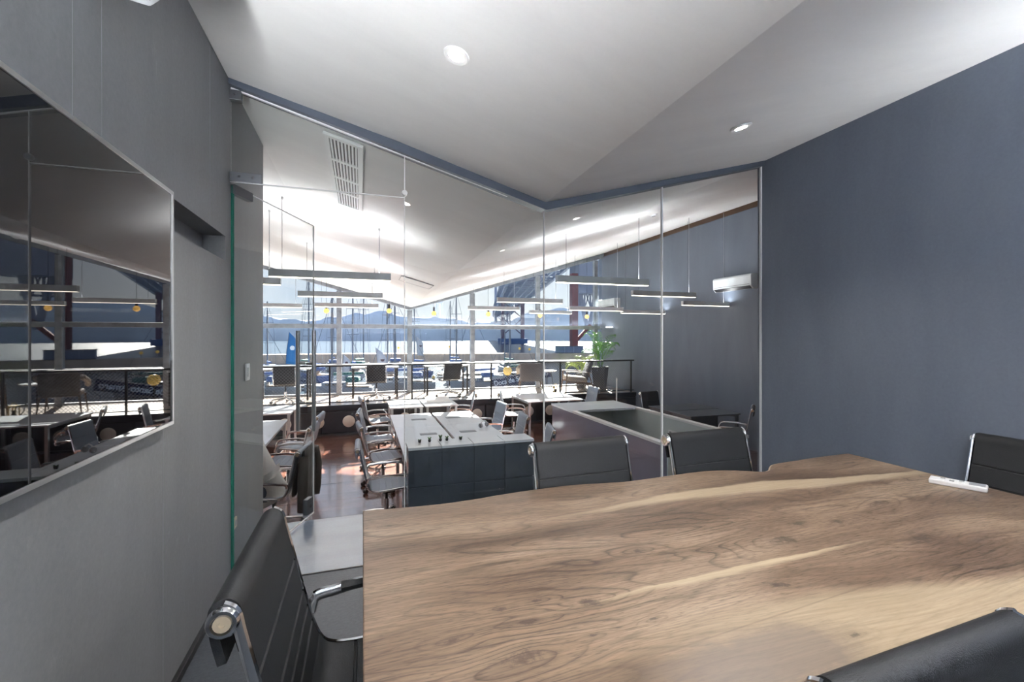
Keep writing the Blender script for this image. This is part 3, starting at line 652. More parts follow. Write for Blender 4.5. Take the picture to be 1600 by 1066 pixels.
# ---------------------------------------------------------------- wall screen and small wall fittings
tv = empty('wall_screen', (-0.72, 1.235, 1.505), label='large black glossy flat screen hung on the left grey wall', cat='screen')
MB().box(0.0, -0.765, -0.415, 0.022, 0.765, 0.415).build('back_case', 'black', tv)
MB().box(0.020, -0.772, -0.424, 0.040, 0.772, 0.424).build('screen_glass', 'black_gloss', tv)
for (y0, z0, y1, z1) in ((-0.785, -0.437, 0.785, -0.424), (-0.785, 0.424, 0.785, 0.437), (-0.785, -0.424, -0.772, 0.424), (0.772, -0.424, 0.785, 0.424)):
    MB().box(0.010, y0, z0, 0.044, y1, z1).build('bezel', 'satin', tv, bevel=0.001)
sw = empty('wall_switch', (-0.72, 3.34, 1.165), label='small white switch on the grey wall behind the open glass door', cat='switch')
MB().box(0.0, -0.045, -0.055, 0.012, 0.045, 0.055).build('plate', 'white_plastic', sw, bevel=0.004)
MB().box(0.011, -0.02, -0.03, 0.018, 0.02, 0.03).build('rocker', 'white_paint', sw, bevel=0.002)
so2 = empty('wall_socket', (-0.72, 3.04, 0.30), label='small socket low on the grey wall beside the door hinge', cat='socket')
MB().box(0.0, -0.03, -0.03, 0.010, 0.03, 0.03).build('plate', 'brass_disc', so2, bevel=0.003)
MB().cyl((0.009, 0, 0), (0.011, 0, 0), 0.018, 14).build('insert', 'grey_plastic', so2)

# ---------------------------------------------------------------- ceiling lights of the room
def tilt(o, n): o.rotation_euler = Vector(n).to_track_quat('Z', 'Y').to_euler()
def downlight(x, y, z, nrm, label, power):
    r = empty('ceiling_spotlight', (x, y, z), label=label, cat='ceiling light', group='recessed ceiling spotlights'); tilt(r, nrm)
    MB().lathe([(0.034, -0.003), (0.050, -0.006), (0.055, -0.002), (0.055, 0.004), (0.034, 0.004)], (0, 0, 0), 24).build('ring', 'white_paint', r, smooth=SM)
    MB().lathe([(0.0, -0.004), (0.030, -0.004), (0.033, 0.0), (0.0, 0.002)], (0, 0, 0), 20).build('lamp_face', 'lamp_lit', r, smooth=SM)
    l = bpy.data.lights.new('spot', 'SPOT'); l.energy = power; l.spot_size = math.radians(130); l.spot_blend = 0.6; l.color = (1.0, 0.94, 0.86); l.shadow_soft_size = 0.03
    lo = bpy.data.objects.new('spot', l); col.objects.link(lo); lo.location = (x, y, z-0.03)
    return r
NL, NR = (0.265, 0, 0.964), (-0.265, 0, 0.964)
downlight(0.367, 1.854, 2.560, NL, 'lit recessed spotlight in the white ceiling above the table, left one', 25)
downlight(1.958, 1.955, 2.536, NR, 'lit recessed spotlight in the white ceiling, right of the fold', 22)
downlight(0.367, 0.1, 2.58, NL, 'recessed spotlight in the ceiling behind the viewer, left', 15)
downlight(1.7, 0.35, 2.50, NR, 'recessed spotlight in the ceiling above the near table edge, right', 30)

def pendant(name, x0, x1, y, z, label, group, down='pendant_lit', up='pendant_added_glow', ceil_z=None):
    L = x1-x0
    r = empty(name, ((x0+x1)/2, y, z), label=label, cat='pendant light', group=group)
    b = MB(); b.box(-L/2, -0.03, 0.008, L/2, -0.026, 0.085); b.box(-L/2, 0.026, 0.008, L/2, 0.03, 0.085); b.box(-L/2, -0.026, 0.03, L/2, 0.026, 0.06)
    b.build('housing', 'pendant_grey', r)
    for s in (-1, 1): MB().box(s*L/2-0.002, -0.031, 0.006, s*L/2+0.002, 0.031, 0.086).build('end_cap', 'pendant_grey', r)
    MB().box(-L/2+0.004, -0.025, 0.002, L/2-0.004, 0.025, 0.014).build('diffuser', down, r)
    MB().box(-L/2+0.004, -0.024, 0.066, L/2-0.004, 0.024, 0.072).build('added_top_glow', up, r)  # glow added on the unseen top to brighten the ceiling
    for s in (-1, 1):
        xx = (x0+x1)/2+s*(L/2-0.12); cz = ceil_z(xx, y)-z+0.01
        MB().cyl((s*(L/2-0.12), 0, 0.07), (s*(L/2-0.12), 0, cz), 0.0025 if s < 0 else 0.004, 6).build('suspension_wire', 'black' if s < 0 else 'grey_plastic', r)
        MB().cyl((s*(L/2-0.12), 0, cz-0.03), (s*(L/2-0.12), 0, cz), 0.012, 8).build('ceiling_hook', 'satin', r)
    return r
def hall_ceil(x, y):
    v = 2.33 + (2.15-2.33)*(y-2.96)/9.64
    if x > 1.21: return v + (4.02-v)*(x-1.21)/(7.3-1.21)
    e = 3.92+(3.78-3.92)*(y-3.6)/9.0
    return v + (e-v)*(1.21-x)/(1.21+4.8)
def room_ceil(x, y): return 2.36 + 0.27*abs(x-1.21)
GP = 'linear pendant lights in the hall'
for (x0, x1, y, z, lab) in (
    (-0.91, 0.29, 5.17, 2.00, 'long grey linear pendant nearest the open door'),
    (-0.91, 0.29, 7.34, 1.98, 'grey linear pendant in the left row, second from the door'),
    (-0.90, 0.30, 9.70, 1.97, 'grey linear pendant in the left row, farthest, by the window'),
    (-2.15, -0.93, 5.98, 2.00, 'grey linear pendant partly cut off by the grey wall end, upper of two'),
    (-2.40, -1.20, 10.30, 1.98, 'dark linear pendant partly cut off by the grey wall end, lower of two'),
    (2.08, 3.28, 4.71, 2.00, 'large grey linear pendant right of the glass joint, nearest on that side'),
    (2.17, 3.37, 7.39, 1.97, 'grey linear pendant crossing the bridge view, upper of two'),
    (2.21, 3.41, 9.84, 1.98, 'grey linear pendant crossing the bridge view, lower left of two'),
    (4.08, 5.28, 10.97, 1.98, 'small pale linear pendant in front of the red bridge leg'),
    (4.03, 5.23, 6.19, 2.03, 'linear pendant glowing beneath, crossing the thick glass joint'),
    (5.80, 6.90, 7.21, 1.98, 'linear pendant glowing beneath, rightmost by the blue wall'),
    (3.87, 5.07, 8.14, 1.90, 'dark linear pendant in front of the small far wall unit'),
    (5.70, 6.90, 9.21, 1.92, 'dark linear pendant left of the glass joint by the blue wall')):
    pendant('linear_pendant', x0, x1, y, z, lab, GP, ceil_z=hall_ceil)

def uplight(loc, rz, h, label, lit='added_fill_lit'):  # unseen uplights, added only to brighten the room ceiling
    ul = empty('added_uplight', loc, rz, label=label, cat='added light', group='added wall uplights')
    MB().extr([(-h, 0, 0), (-h, 0.12, 0), (-h, 0.12, 0.06), (-h, 0.112, 0.06), (-h, 0.112, 0.008), (-h, 0, 0.008)], (2*h, 0, 0)).build('housing', 'pendant_grey', ul)
    MB().box(-h+0.01, 0.012, 0.012, h-0.01, 0.108, 0.022).build('diffuser', lit, ul)
uplight((1.2, -1.5, 1.50), 0, 1.8, 'added linear uplight on the wall behind the viewer', 'added_fill_strong')
uplight((3.18, -0.40, 1.50), PI/2, 1.0, 'added linear uplight on the right wall behind the viewer')
uplight((-0.72, -0.45, 1.50), -PI/2, 0.9, 'added linear uplight on the left wall behind the viewer', 'added_fill_strong')
# filament bulbs along the window
for i, (x, z, lab) in enumerate(((-0.802, 1.977, 'amber globe bulb nearest the left of the window'), (0.601, 2.002, 'amber globe bulb left of the window valley'), (1.677, 1.957, 'amber globe bulb right of the window valley beside the far monument'),
                  (3.075, 1.962, 'amber globe bulb in front of the bridge truss'), (4.513, 1.949, 'amber globe bulb against the steel mullion'), (5.907, 1.933, 'amber globe bulb by the right end of the window'))):
    r = empty('filament_bulb', (x, 11.3, z), label=lab, cat='bulb', group='amber filament bulbs along the window')
    MB().ball((0, 0, 0), 0.062, 14).build('globe', 'bulb_amber', r, smooth=True)
    MB().lathe([(0.0, 0.05), (0.022, 0.05), (0.024, 0.08), (0.024, 0.15), (0.010, 0.165), (0.0, 0.165)], (0, 0, 0), 12).build('socket', 'black', r, smooth=SM)
    MB().cyl((0, 0, 0.16), (0, 0, hall_ceil(x, 11.3)-z+0.02), 0.004, 6).build('cord', 'black', r)

# ---------------------------------------------------------------- ceiling fittings of the hall
def grille(x0, x1, y0, y1, nx, ny, label, group):
    cx, cy = (x0+x1)/2, (y0+y1)/2
    r = empty('air_grille', (cx, cy, hall_ceil(cx, cy)), label=label, cat='air vent', group=group)
    sl_ = math.atan2(hall_ceil(x1, cy)-hall_ceil(x0, cy), x1-x0); sy = math.atan2(hall_ceil(cx, y1)-hall_ceil(cx, y0), y1-y0)
    r.rotation_euler = (sy, -sl_, 0)
    hx, hy = (x1-x0)/2, (y1-y0)/2
    for q in ((-hx, -hy, hx, -hy+0.035), (-hx, hy-0.035, hx, hy), (-hx, -hy+0.035, -hx+0.035, hy-0.035), (hx-0.035, -hy+0.035, hx, hy-0.035)):
        MB().box(q[0], q[1], -0.014, q[2], q[3], 0.005).build('frame', 'white_paint', r)
    MB().box(-hx+0.03, -hy+0.03, -0.002, hx-0.03, hy-0.03, 0.004).build('dark_backing', 'black', r)
    for i in range(nx):
        xx = -hx+0.035+(i+0.5)*(2*hx-0.07)/nx
        MB().box(xx-0.006, -hy+0.035, -0.012, xx+0.006, hy-0.035, -0.004).build('slat', 'white_paint', r)
    for j in range(1, ny):
        yy = -hy+0.035+j*(2*hy-0.07)/ny
        MB().box(-hx+0.035, yy-0.02, -0.013, hx-0.035, yy+0.02, -0.003).build('crossbar', 'white_paint', r)
    return r
grille(-0.25, 0.005, 3.14, 4.66, 8, 4, 'large white air grille in the hall ceiling just beyond the glass', 'ceiling air grilles')
grille(-0.13, 0.075, 9.9, 11.1, 6, 2, 'small white air grille in the hall ceiling near the window', 'ceiling air grilles')
def slot(x, y0, y1, label, wd=0.14, mat='black'):
    r = empty('slot_diffuser', (x, (y0+y1)/2, hall_ceil(x, (y0+y1)/2)), label=label, cat='air vent', group='slot diffusers')
    sy = math.atan2(hall_ceil(x, y1)-hall_ceil(x, y0), y1-y0); r.rotation_euler = (sy, -math.atan2(1.57, 6.09), 0); h = (y1-y0)/2
    for a in (-wd/2, wd/2-0.02): MB().box(a, -h, -0.010, a+0.02, h, 0.004).build('frame', 'white_paint', r)
    MB().box(-wd/2+0.02, -h, -0.003, wd/2-0.02, h, 0.004).build('dark_slot', mat, r)
    for a in (-0.02, 0.02): MB().box(a-0.005, -h, -0.008, a+0.005, h, -0.002).build('slat', 'grey_plastic', r)
slot(2.60, 3.2, 4.85, 'long dark slot diffuser in the hall ceiling right of the fold')
slot(3.2, 9.3, 10.9, 'slot diffuser in the hall ceiling near the window, left one', 0.10)
slot(5.6, 9.0, 11.0, 'slot diffuser in the hall ceiling near the blue wall', 0.10, 'white_plastic')
def puck(x, y, label, r0=0.06):
    r = empty('smoke_detector', (x, y, hall_ceil(x, y)), label=label, cat='smoke detector', group='ceiling smoke detectors')
    tilt(r, (-0.25 if x > 1.21 else 0.25, 0, 0.97))
    MB().lathe([(0, -0.045), (r0*0.6, -0.045), (r0*0.85, -0.03), (r0, -0.012), (r0, 0.004), (0, 0.004)], (0, 0, 0), 18).build('housing', 'white_plastic', r, smooth=SM)
    MB().lathe([(0, -0.052), (r0*0.35, -0.052), (r0*0.4, -0.044)], (0, 0, 0), 12).build('sensor', 'grey_plastic', r, smooth=SM)
puck(3.352, 4.703, 'white smoke detector beside the dark slot diffuser'); puck(5.0, 11.3, 'small white smoke detector far off near the window'); puck(-1.94, 10.4, 'small smoke detector at the far left of the hall ceiling')
hx0, hx1, hy0, hy1 = 0.61, 1.14, 7.74, 8.29
r = empty('access_hatch', (0.875, 8.0, hall_ceil(0.875, 8.0)), label='flush white access hatch outlined in the hall ceiling', cat='hatch'); r.rotation_euler = (0, math.atan2(1.64, 6.0), 0)
MB().box(-0.27, -0.27, -0.004, 0.27, 0.27, 0.004).build('panel', 'ceiling_white', r)
for q in ((-0.28, -0.28, 0.28, -0.272), (-0.28, 0.272, 0.28, 0.28), (-0.28, -0.28, -0.272, 0.28), (0.272, -0.28, 0.28, 0.28)): MB().box(q[0], q[1], -0.006, q[2], q[3], 0.003).build('shadow_gap', 'grey_plastic', r)

# air conditioners on the blue hall wall
def aircon(y0, y1, z0, z1, label, x=6.94, rz=0.0):
    r = empty('wall_air_conditioner', (x, (y0+y1)/2, z0), rz, label=label, cat='air conditioner', group='wall air conditioners'); h = (y1-y0)/2; H_ = z1-z0
    MB().extr([(0, -h, 0.02), (-0.14, -h, 0.0), (-0.20, -h, 0.06), (-0.21, -h, H_-0.03), (-0.18, -h, H_), (0, -h, H_)], (0, 2*h, 0)).build('body', 'pendant_grey', r, bevel=0.008)
    MB().obox((-0.172, 0, 0.032), (0.075, 2*h-0.06, 0.012), Matrix.Rotation(math.radians(42), 3, 'Y')).build('louvre', 'black', r)
    MB().box(-0.213, -h+0.03, 0.085, -0.208, h-0.03, 0.090).build('seam', 'black', r)
aircon(6.50, 7.45, 2.27, 2.55, 'grey wall air conditioner on the blue hall wall, nearer one')
aircon(0.66, 1.565, 2.345, 2.625, 'grey wall air conditioner above the big screen, its corner just in frame', -0.72, PI)
aircon(11.25, 12.15, 2.20, 2.48, 'grey wall air conditioner on the blue hall wall beside the window')

# ---------------------------------------------------------------- counter, stair enclosure
ct = empty('locker_counter', (1.03, 4.455, HF), label='dark panelled counter with a pale top below the landing', cat='counter')
MB().box(-0.62, -0.125, 0.0, 0.62, 0.13, 1.075).build('carcass', 'counter_panel', ct)
for k in range(4):
    x = -0.63+k*0.315
    MB().box(x+0.002, -0.140, 1.075, x+0.313, 0.140, 1.10).build('top_board', 'white_laminate', ct, bevel=0.002)
    for z0, z1 in ((0.04, 0.37), (0.38, 0.72), (0.73, 1.065)):
        MB().box(x+0.004, -0.138, z0, x+0.311, -0.125, z1).build('front_panel', 'counter_panel', ct, bevel=0.002)
for x, lab, kind in ((0.53, 'tiny dark pot on the counter, leftmost', 0), (0.628, 'tiny potted sprig on the counter, second from left', 1), (0.735, 'largest little potted plant on the counter', 2), (0.80, 'tiny leaning sprig beside the largest counter plant', 1), (0.94, 'tiny dark pot on the counter, rightmost', 0)):
    p_ = empty('counter_plant', (x, 4.52, HF+1.10), label=lab, cat='potted plant', group='little plants on the counter')
    MB().lathe([(0, 0), (0.012, 0), (0.017, 0.022), (0.014, 0.022), (0.012, 0.016), (0, 0.016)], (0, 0, 0), 12).build('pot', 'pot', p_, smooth=SM)
    b = MB()
    for k in range(3+3*kind):
        a = k*2.4; hgt = 0.012+0.016*kind
        b.tube([(0, 0, 0.016), (0.010*math.cos(a), 0.010*math.sin(a), 0.02+hgt*0.6), (0.020*math.cos(a), 0.020*math.sin(a), 0.018+hgt)], [0.003, 0.006, 0.001], 5)
    b.build('leaves', 'succulent', p_, smooth=True)
st = empty('stair_enclosure', (3.33, 5.1, HF), label='reception like stair enclosure with glossy sky tinted mauve side and white rails', cat='partition')
def sw_(x0, x1, y0, y1, m, n): return MB().box(x0-3.33, y0-5.1, 0, x1-3.33, y1-5.1, 1.07).build(n, m, st)
sw_(2.79, 2.85, 3.77, 6.48, 'stair_panel', 'side_panel'); sw_(3.81, 3.87, 3.77, 6.48, 'stair_inner', 'inner_panel'); sw_(2.85, 3.81, 6.42, 6.48, 'stair_panel', 'end_panel')
sw_(2.852, 2.862, 3.77, 6.42, 'stair_inner', 'inner_lining'); sw_(2.862, 3.81, 6.405, 6.42, 'stair_inner', 'inner_lining')
for x in (2.82, 3.84): MB().box(x-3.33-0.037, 3.765-5.1, 1.07, x-3.33+0.037, 5.76-5.1, 1.10).build('cap_rail', 'white_paint', st, bevel=0.003)
for x0, x1 in ((2.78, 3.30), (3.304, 3.88)): MB().box(x0-3.33, 5.762-5.1, 1.07, x1-3.33, 6.50-5.1, 1.10).build('top_board', 'white_laminate', st, bevel=0.003)
so3 = MB().box(3.800-3.33, 4.82-5.1, 0.84, 3.81-3.33, 5.0-5.1, 0.92).build('socket', 'white_plastic', st, bevel=0.002)
for e in (-0.045, 0.045): MB().cyl((3.797-3.33, 4.91-5.1+e, 0.88), (3.801-3.33, 4.91-5.1+e, 0.88), 0.028, 14).build('socket_insert', 'grey_plastic', so3)

# ---------------------------------------------------------------- desks of the hall
def desk(name, x0, x1, y0, y1, z, h, label, group, top='white_laminate', leg='satin', flap=None, panel=None):
    r = empty(name, ((x0+x1)/2, (y0+y1)/2, z), label=label, cat='desk', group=group); hx, hy = (x1-x0)/2, (y1-y0)/2
    MB().box(-hx, -hy, h-0.025, hx, hy, h).build('desktop', top, r, bevel=0.002)
    for sx in (-1, 1):
        for sy in (-1, 1):
            px, py = sx*(hx-0.045), sy*(hy-0.045)
            MB().box(px-0.022, py-0.022, 0, px+0.022, py+0.022, h-0.026).build('leg', leg, r)
    for sx in (-1, 1): MB().box(sx*(hx-0.045)-0.015, -hy+0.07, h-0.07, sx*(hx-0.045)+0.015, hy-0.07, h-0.026).build('rail', leg, r)
    if panel: MB().box(-hx+0.1, hy-0.1, h-0.40, hx-0.1, hy-0.085, h-0.05).build('modesty_panel', panel, r)
    if flap:
        f = MB().box(flap*(hx-0.27)-0.12, -0.06, h-0.002, flap*(hx-0.27)+0.12, 0.06, h+0.004).build('cable_flap', 'patch_steel', r, bevel=0.001)
    return r
GD = 'white desks in the middle block'
NM = ('nearest', 'middle', 'farthest')
for k in range(3):
    y0 = 4.78+k*1.19
    desk('office_desk', 0.46, 1.165, y0, y0+1.185, HF, 0.74, 'white desk in the left half of the middle block, %s of three' % NM[k], GD, flap=1)
    desk('office_desk', 1.205, 1.91, y0, y0+1.185, HF, 0.74, 'white desk in the right half of the middle block, %s of three' % NM[k], GD, flap=-1)
GD2 = 'white desks below the window platform'
desk('office_desk', 0.50, 1.15, 9.15, 10.2, HF, 0.74, 'white desk below the window platform, left of the split', GD2)
desk('office_desk', 1.19, 1.86, 9.15, 10.2, HF, 0.74, 'white desk below the window platform carrying a flat white folder', GD2)
desk('office_desk', 3.36, 4.66, 9.10, 10.36, HF, 0.74, 'square white desk against the platform front below the fabric armchair', GD2)
GD3 = 'white desks behind the grey wall end'
desk('office_desk', -1.95, -1.22, 4.7, 6.4, HF, 0.74, 'white desk of the person in the white shirt', GD3)
desk('office_desk', -1.95, -1.20, 6.42, 8.42, HF, 0.74, 'white desk cut off by the grey wall end, with two grey chairs', GD3)
desk('office_desk', -2.6, -1.25, 9.15, 10.1, HF, 0.74, 'white desk at the far left below the platform', GD3)
desk('dark_desk', 5.42, 6.52, 6.52, 7.12, HF, 0.74, 'dark grey desk beside the blue wall, nearer half', 'dark desks by the blue wall', 'dark_desk', 'dark_desk', panel='dark_desk')
desk('dark_desk', 5.45, 6.58, 7.14, 7.80, HF, 0.74, 'dark grey desk beside the blue wall, farther half', 'dark desks by the blue wall', 'dark_desk', 'dark_desk', panel='dark_desk')
GD4 = 'slim desks on the window platform'
for x0, lab in ((-2.30, 'slim white desk on the platform, left, behind the door handle'), (-0.27, 'slim white desk on the platform, middle, left of the valley mullion'), (1.50, 'slim white desk on the platform, right of the valley mullion')):
    desk('window_desk', x0, x0+1.12, 11.5, 12.12, PZ, 0.74, lab, GD4, leg='black')
fl = empty('paper_folder', (1.52, 9.7, HF+0.7405), label='flat white folder on the far white desk', cat='folder')
MB().box(-0.26, -0.18, 0, 0.26, 0.18, 0.012).build('cover', 'white_plastic', fl, bevel=0.002)
MB().obox((0, 0.0, 0.05), (0.50, 0.34, 0.006), Matrix.Rotation(0.2, 3, 'X')).build('raised_leaf', 'white_paint', fl)
hd = empty('headphones', (1.78, 6.75, HF+0.7405), 0.6, label='grey and black headphones on the right white desk', cat='headphones')
MB().tube([(0.085*math.cos(a), 0.02, 0.02+0.085*math.sin(a)+0.0) for a in [PI*k/10 for k in range(11)]], 0.009, 8).build('headband', 'white_plastic', hd, smooth=True)
for s in (-1, 1): MB().lathe([(0, s*0.055), (0.035, s*0.06), (0.038, s*0.075), (0.03, s*0.09), (0, s*0.092)], (0, 0.02, 0.04), 14, 'X').build('ear_cup', 'grey_plastic', hd, smooth=SM)

# ---------------------------------------------------------------- office chairs of the hall
oc_ = office_chair('office_chair', 'sling_grey'); oc_['category'] = 'chair'; learn(oc_)
GO = 'grey sling office chairs in the hall'
first = True
for (x, y, a, lab) in (
    (0.26, 5.45, -PI/2, 'grey office chair left of the middle desks, nearest'), (0.27, 6.68, -PI/2+0.1, 'grey office chair left of the middle desks, second'), (0.25, 7.85, -PI/2-0.08, 'grey office chair left of the middle desks, third'),
    (0.28, 9.55, -PI/2+0.15, 'grey office chair at the left end of the far white desks'),
    (2.12, 5.75, PI/2-0.25, 'grey office chair right of the middle desks, nearest, mostly hidden'), (2.10, 6.75, PI/2-0.1, 'grey office chair right of the middle desks, second'), (2.12, 7.95, PI/2+0.05, 'grey office chair right of the middle desks, third, with sun glint'),
    (2.02, 9.7, PI/2-0.2, 'grey office chair at the right end of the far white desks'),
    (3.15, 9.45, -PI/2-0.35, 'grey office chair left of the square desk under the platform'), (4.95, 9.7, PI/2, 'grey office chair right of the square desk under the platform'),
    (-0.95, 7.75, PI/2-0.1, 'grey office chair at the left desks, farthest of three'), (-0.97, 6.85, PI/2-0.1, 'grey office chair at the left desks, second of three'), (-0.93, 5.55, PI/2-0.15, 'office chair with a dark jacket on it holding the seated person')):
    place(oc_, first, (x, y, HF), a, lab, 'chair', GO); first = False
def chair_set(proto, group, items):
    proto['category'] = 'chair'; learn(proto)
    for k, (x, y, z, a, lab) in enumerate(items): place(proto, k == 0, (x, y, z), a, lab, 'chair', group)
chair_set(office_chair('swivel_chair', 'sling_black', 0.80, 0.205), 'low black swivel chairs on the platform', (
    (-1.62, 11.05, PZ, 0.05, 'low black swivel chair on the platform behind the door handle'), (0.30, 11.05, PZ, -0.05, 'low black swivel chair on the platform at the middle slim desk'), (2.02, 11.05, PZ, 0.1, 'low black swivel chair on the platform right of the valley mullion')))
chair_set(office_chair('high_swivel_chair', 'sling_black', 0.92), 'black swivel chairs at the dark desks', (
    (6.08, 6.26, HF, 0.75, 'black swivel chair with chrome rails at the near side of the dark desk'), (5.95, 8.1, HF, PI+0.2, 'black swivel chair behind the dark desk')))

# jacket hung over the chair of the seated person
jk = empty('jacket', (-0.93, 5.55, HF), PI/2-0.15, label='dark jacket hung over the back of the office chair', cat='jacket')
b = MB(); rows = []
for k, (y, z, hw_) in enumerate(((-0.245, 0.42, 0.235), (-0.262, 0.55, 0.255), (-0.287, 0.70, 0.262), (-0.315, 0.83, 0.24), (-0.345, 0.925, 0.20), (-0.375, 0.925, 0.20), (-0.385, 0.82, 0.25), (-0.380, 0.66, 0.28), (-0.372, 0.48, 0.285), (-0.36, 0.28, 0.27))):
    rows.append([b.b.verts.new((hw_*(i/4-1), y+0.012*math.sin(i*2.1+k), z+0.008*math.cos(i*1.7))) for i in range(9)])
for Ra, Rb in zip(rows, rows[1:]):
    for i in range(8): b.b.faces.new((Ra[i], Ra[i+1], Rb[i+1], Rb[i]))
o = b.build('body', 'jacket', jk, smooth=True); md = o.modifiers.new('s', 'SOLIDIFY'); md.thickness = 0.018; md = o.modifiers.new('u', 'SUBSURF'); md.levels = md.render_levels = 1
for s in (-1, 1): MB().tube([(s*0.22, -0.37, 0.86), (s*0.285, -0.38, 0.66), (s*0.29, -0.375, 0.42), (s*0.28, -0.365, 0.30)], [0.05, 0.055, 0.05, 0.045], 10).build('sleeve', 'jacket', jk, smooth=True)

# ---------------------------------------------------------------- the seated person
def skin_body(name, verts, edges, radii, mat, parent, sub=2):
    me = bpy.data.meshes.new(name); me.from_pydata(verts, edges, []); o = bpy.data.objects.new(name, me); col.objects.link(o); o.parent = parent
    md = o.modifiers.new('skin', 'SKIN'); md.use_smooth_shade = True
    for i, r in enumerate(radii): me.skin_vertices[0].data[i].radius = r if isinstance(r, tuple) else (r, r)
    me.skin_vertices[0].data[0].use_root = True
    md = o.modifiers.new('sub', 'SUBSURF'); md.levels = md.render_levels = sub
    me.materials.append(MATS[mat]); return o
pr = empty('person', (-1.0, 5.5, HF), PI/2-0.1, label='person in a loose white shirt seated at the left desk, leaning forward', cat='person')
V = [(0, -0.06, 0.52), (0, 0.02, 0.70), (0, 0.12, 0.88), (0, 0.19, 1.02), (0, 0.22, 1.10), (0, 0.25, 1.18), (0, 0.27, 1.27),           # spine to head
     (0.17, 0.20, 1.00), (0.24, 0.24, 0.78), (0.20, 0.46, 0.76), (0.19, 0.53, 0.765), (-0.17, 0.20, 1.00), (-0.24, 0.24, 0.78), (-0.20, 0.46, 0.76), (-0.19, 0.53, 0.765),
     (0.10, 0.02, 0.50), (0.13, 0.40, 0.50), (0.13, 0.38, 0.10), (0.13, 0.48, 0.04), (-0.10, 0.02, 0.50), (-0.13, 0.40, 0.50), (-0.13, 0.38, 0.10), (-0.13, 0.48, 0.04)]
Ed = [(0, 1), (1, 2), (2, 3), (3, 4), (4, 5), (5, 6), (3, 7), (7, 8), (8, 9), (9, 10), (3, 11), (11, 12), (12, 13), (13, 14), (0, 15), (15, 16), (16, 17), (17, 18), (0, 19), (19, 20), (20, 21), (21, 22)]
Ra = [(0.13, 0.11), (0.125, 0.10), (0.14, 0.105), (0.11, 0.08), 0.05, (0.075, 0.08), (0.07, 0.085), 0.055, 0.042, 0.034, 0.028, 0.055, 0.042, 0.034, 0.028, 0.085, 0.062, 0.042, 0.035, 0.085, 0.062, 0.042, 0.035]
skin_body('body', V, Ed, Ra, 'skin', pr)
skin_body('shirt', [V[0], (0, -0.01, 0.60)] + V[1:4] + [(0, 0.215, 1.075), V[7], V[8], (0.215, 0.38, 0.765), V[11], V[12], (-0.215, 0.38, 0.765), (0, -0.12, 0.40)],
          [(0, 1), (1, 2), (2, 3), (3, 4), (4, 5), (4, 6), (6, 7), (7, 8), (4, 9), (9, 10), (10, 11), (0, 12)],
          [(0.17, 0.135), (0.165, 0.13), (0.158, 0.13), (0.165, 0.13), (0.15, 0.12), 0.075, 0.092, 0.072, 0.058, 0.092, 0.072, 0.058, (0.16, 0.09)], 'shirt', pr)
skin_body('trousers', [V[0], V[15], V[16], V[17], V[19], V[20], V[21]], [(0, 1), (1, 2), (2, 3), (0, 4), (4, 5), (5, 6)], [(0.14, 0.115), 0.098, 0.075, 0.055, 0.098, 0.075, 0.055], 'trousers', pr)
hr = MB().ball((0, 0.235, 1.265), 0.098, 16, (0.92, 1.05, 1.0)); 
for v in list(hr.b.verts):
    if v.co.y > 0.275 and v.co.z < 1.315: hr.b.verts.remove(v)
hr.build('hair', 'hair', pr, smooth=True)
MB().ball((0, 0.352, 1.235), 0.014, 8, (0.9, 1.2, 1.5)).build('nose', 'skin', pr, smooth=True)
for s in (-1, 1):
    MB().ball((s*0.030, 0.335, 1.262), 0.011, 8).build('eye', 'sail_cloth', pr, smooth=True)
    MB().ball((s*0.082, 0.255, 1.245), 0.024, 8, (0.4, 0.8, 1.2)).build('ear', 'skin', pr, smooth=True)
    MB().obox((s*0.13, 0.47, 0.035), (0.09, 0.25, 0.07)).build('shoe', 'black', pr, bevel=0.025, smooth=SM)
    hb = MB(); hb.ball((s*0.188, 0.555, 0.762), 0.034, 10, (1.1, 1.3, 0.5)).build('palm', 'skin', pr, smooth=True)
    for k, L in enumerate((0.062, 0.072, 0.068, 0.052)):
        xx = s*(0.163+0.017*k)
        MB().tube([(xx, 0.58, 0.765), (xx, 0.58+L*0.55, 0.768), (xx, 0.58+L, 0.752)], [0.0085, 0.008, 0.006], 6).build('finger', 'skin', pr, smooth=True)
    MB().tube([(s*0.158, 0.545, 0.762), (s*0.135, 0.572, 0.758), (s*0.128, 0.60, 0.752)], [0.010, 0.009, 0.007], 6).build('thumb', 'skin', pr, smooth=True)

# ---------------------------------------------------------------- railing of the platform
rl = empty('platform_railing', (1.2, 10.53, PZ), label='black railing with diamond wire mesh along the platform edge', cat='railing')
PX = [-4.45, -2.45, -0.68, 1.065, 2.937, 4.75, 6.82]
MB().box(-4.5-1.2, -0.03, 0.83, 6.90-1.2, 0.03, 0.865).build('handrail', 'black', rl, bevel=0.004)
MB().box(-4.5-1.2, -0.012, 0.045, 6.90-1.2, 0.012, 0.065).build('bottom_rail', 'black', rl)
for x in PX: MB().box(x-1.2-0.018, -0.018, 0.0, x-1.2+0.018, 0.018, 0.83).build('post', 'black', rl, bevel=0.002)
for x0, x1 in zip(PX, PX[1:]):
    b = MB(); hgt = 0.75; p = 0.065; L = x1-x0-0.05; s0 = x0+0.025-1.2
    k = -hgt
    while k < L:
        for sg in (1, -1):
            u0, u1 = max(k, 0), min(k+hgt, L)
            if u1-u0 > 0.01:
                z0, z1 = (u0-k, u1-k) if sg == 1 else (hgt-(u0-k), hgt-(u1-k))
                b.tube([(s0+u0, 0.002*sg, 0.07+z0), (s0+u1, 0.002*sg, 0.07+z1)], 0.003, 3, cap=False)
        k += p
    tag(b.build('wire_mesh', 'patch_steel', rl), kind='stuff')

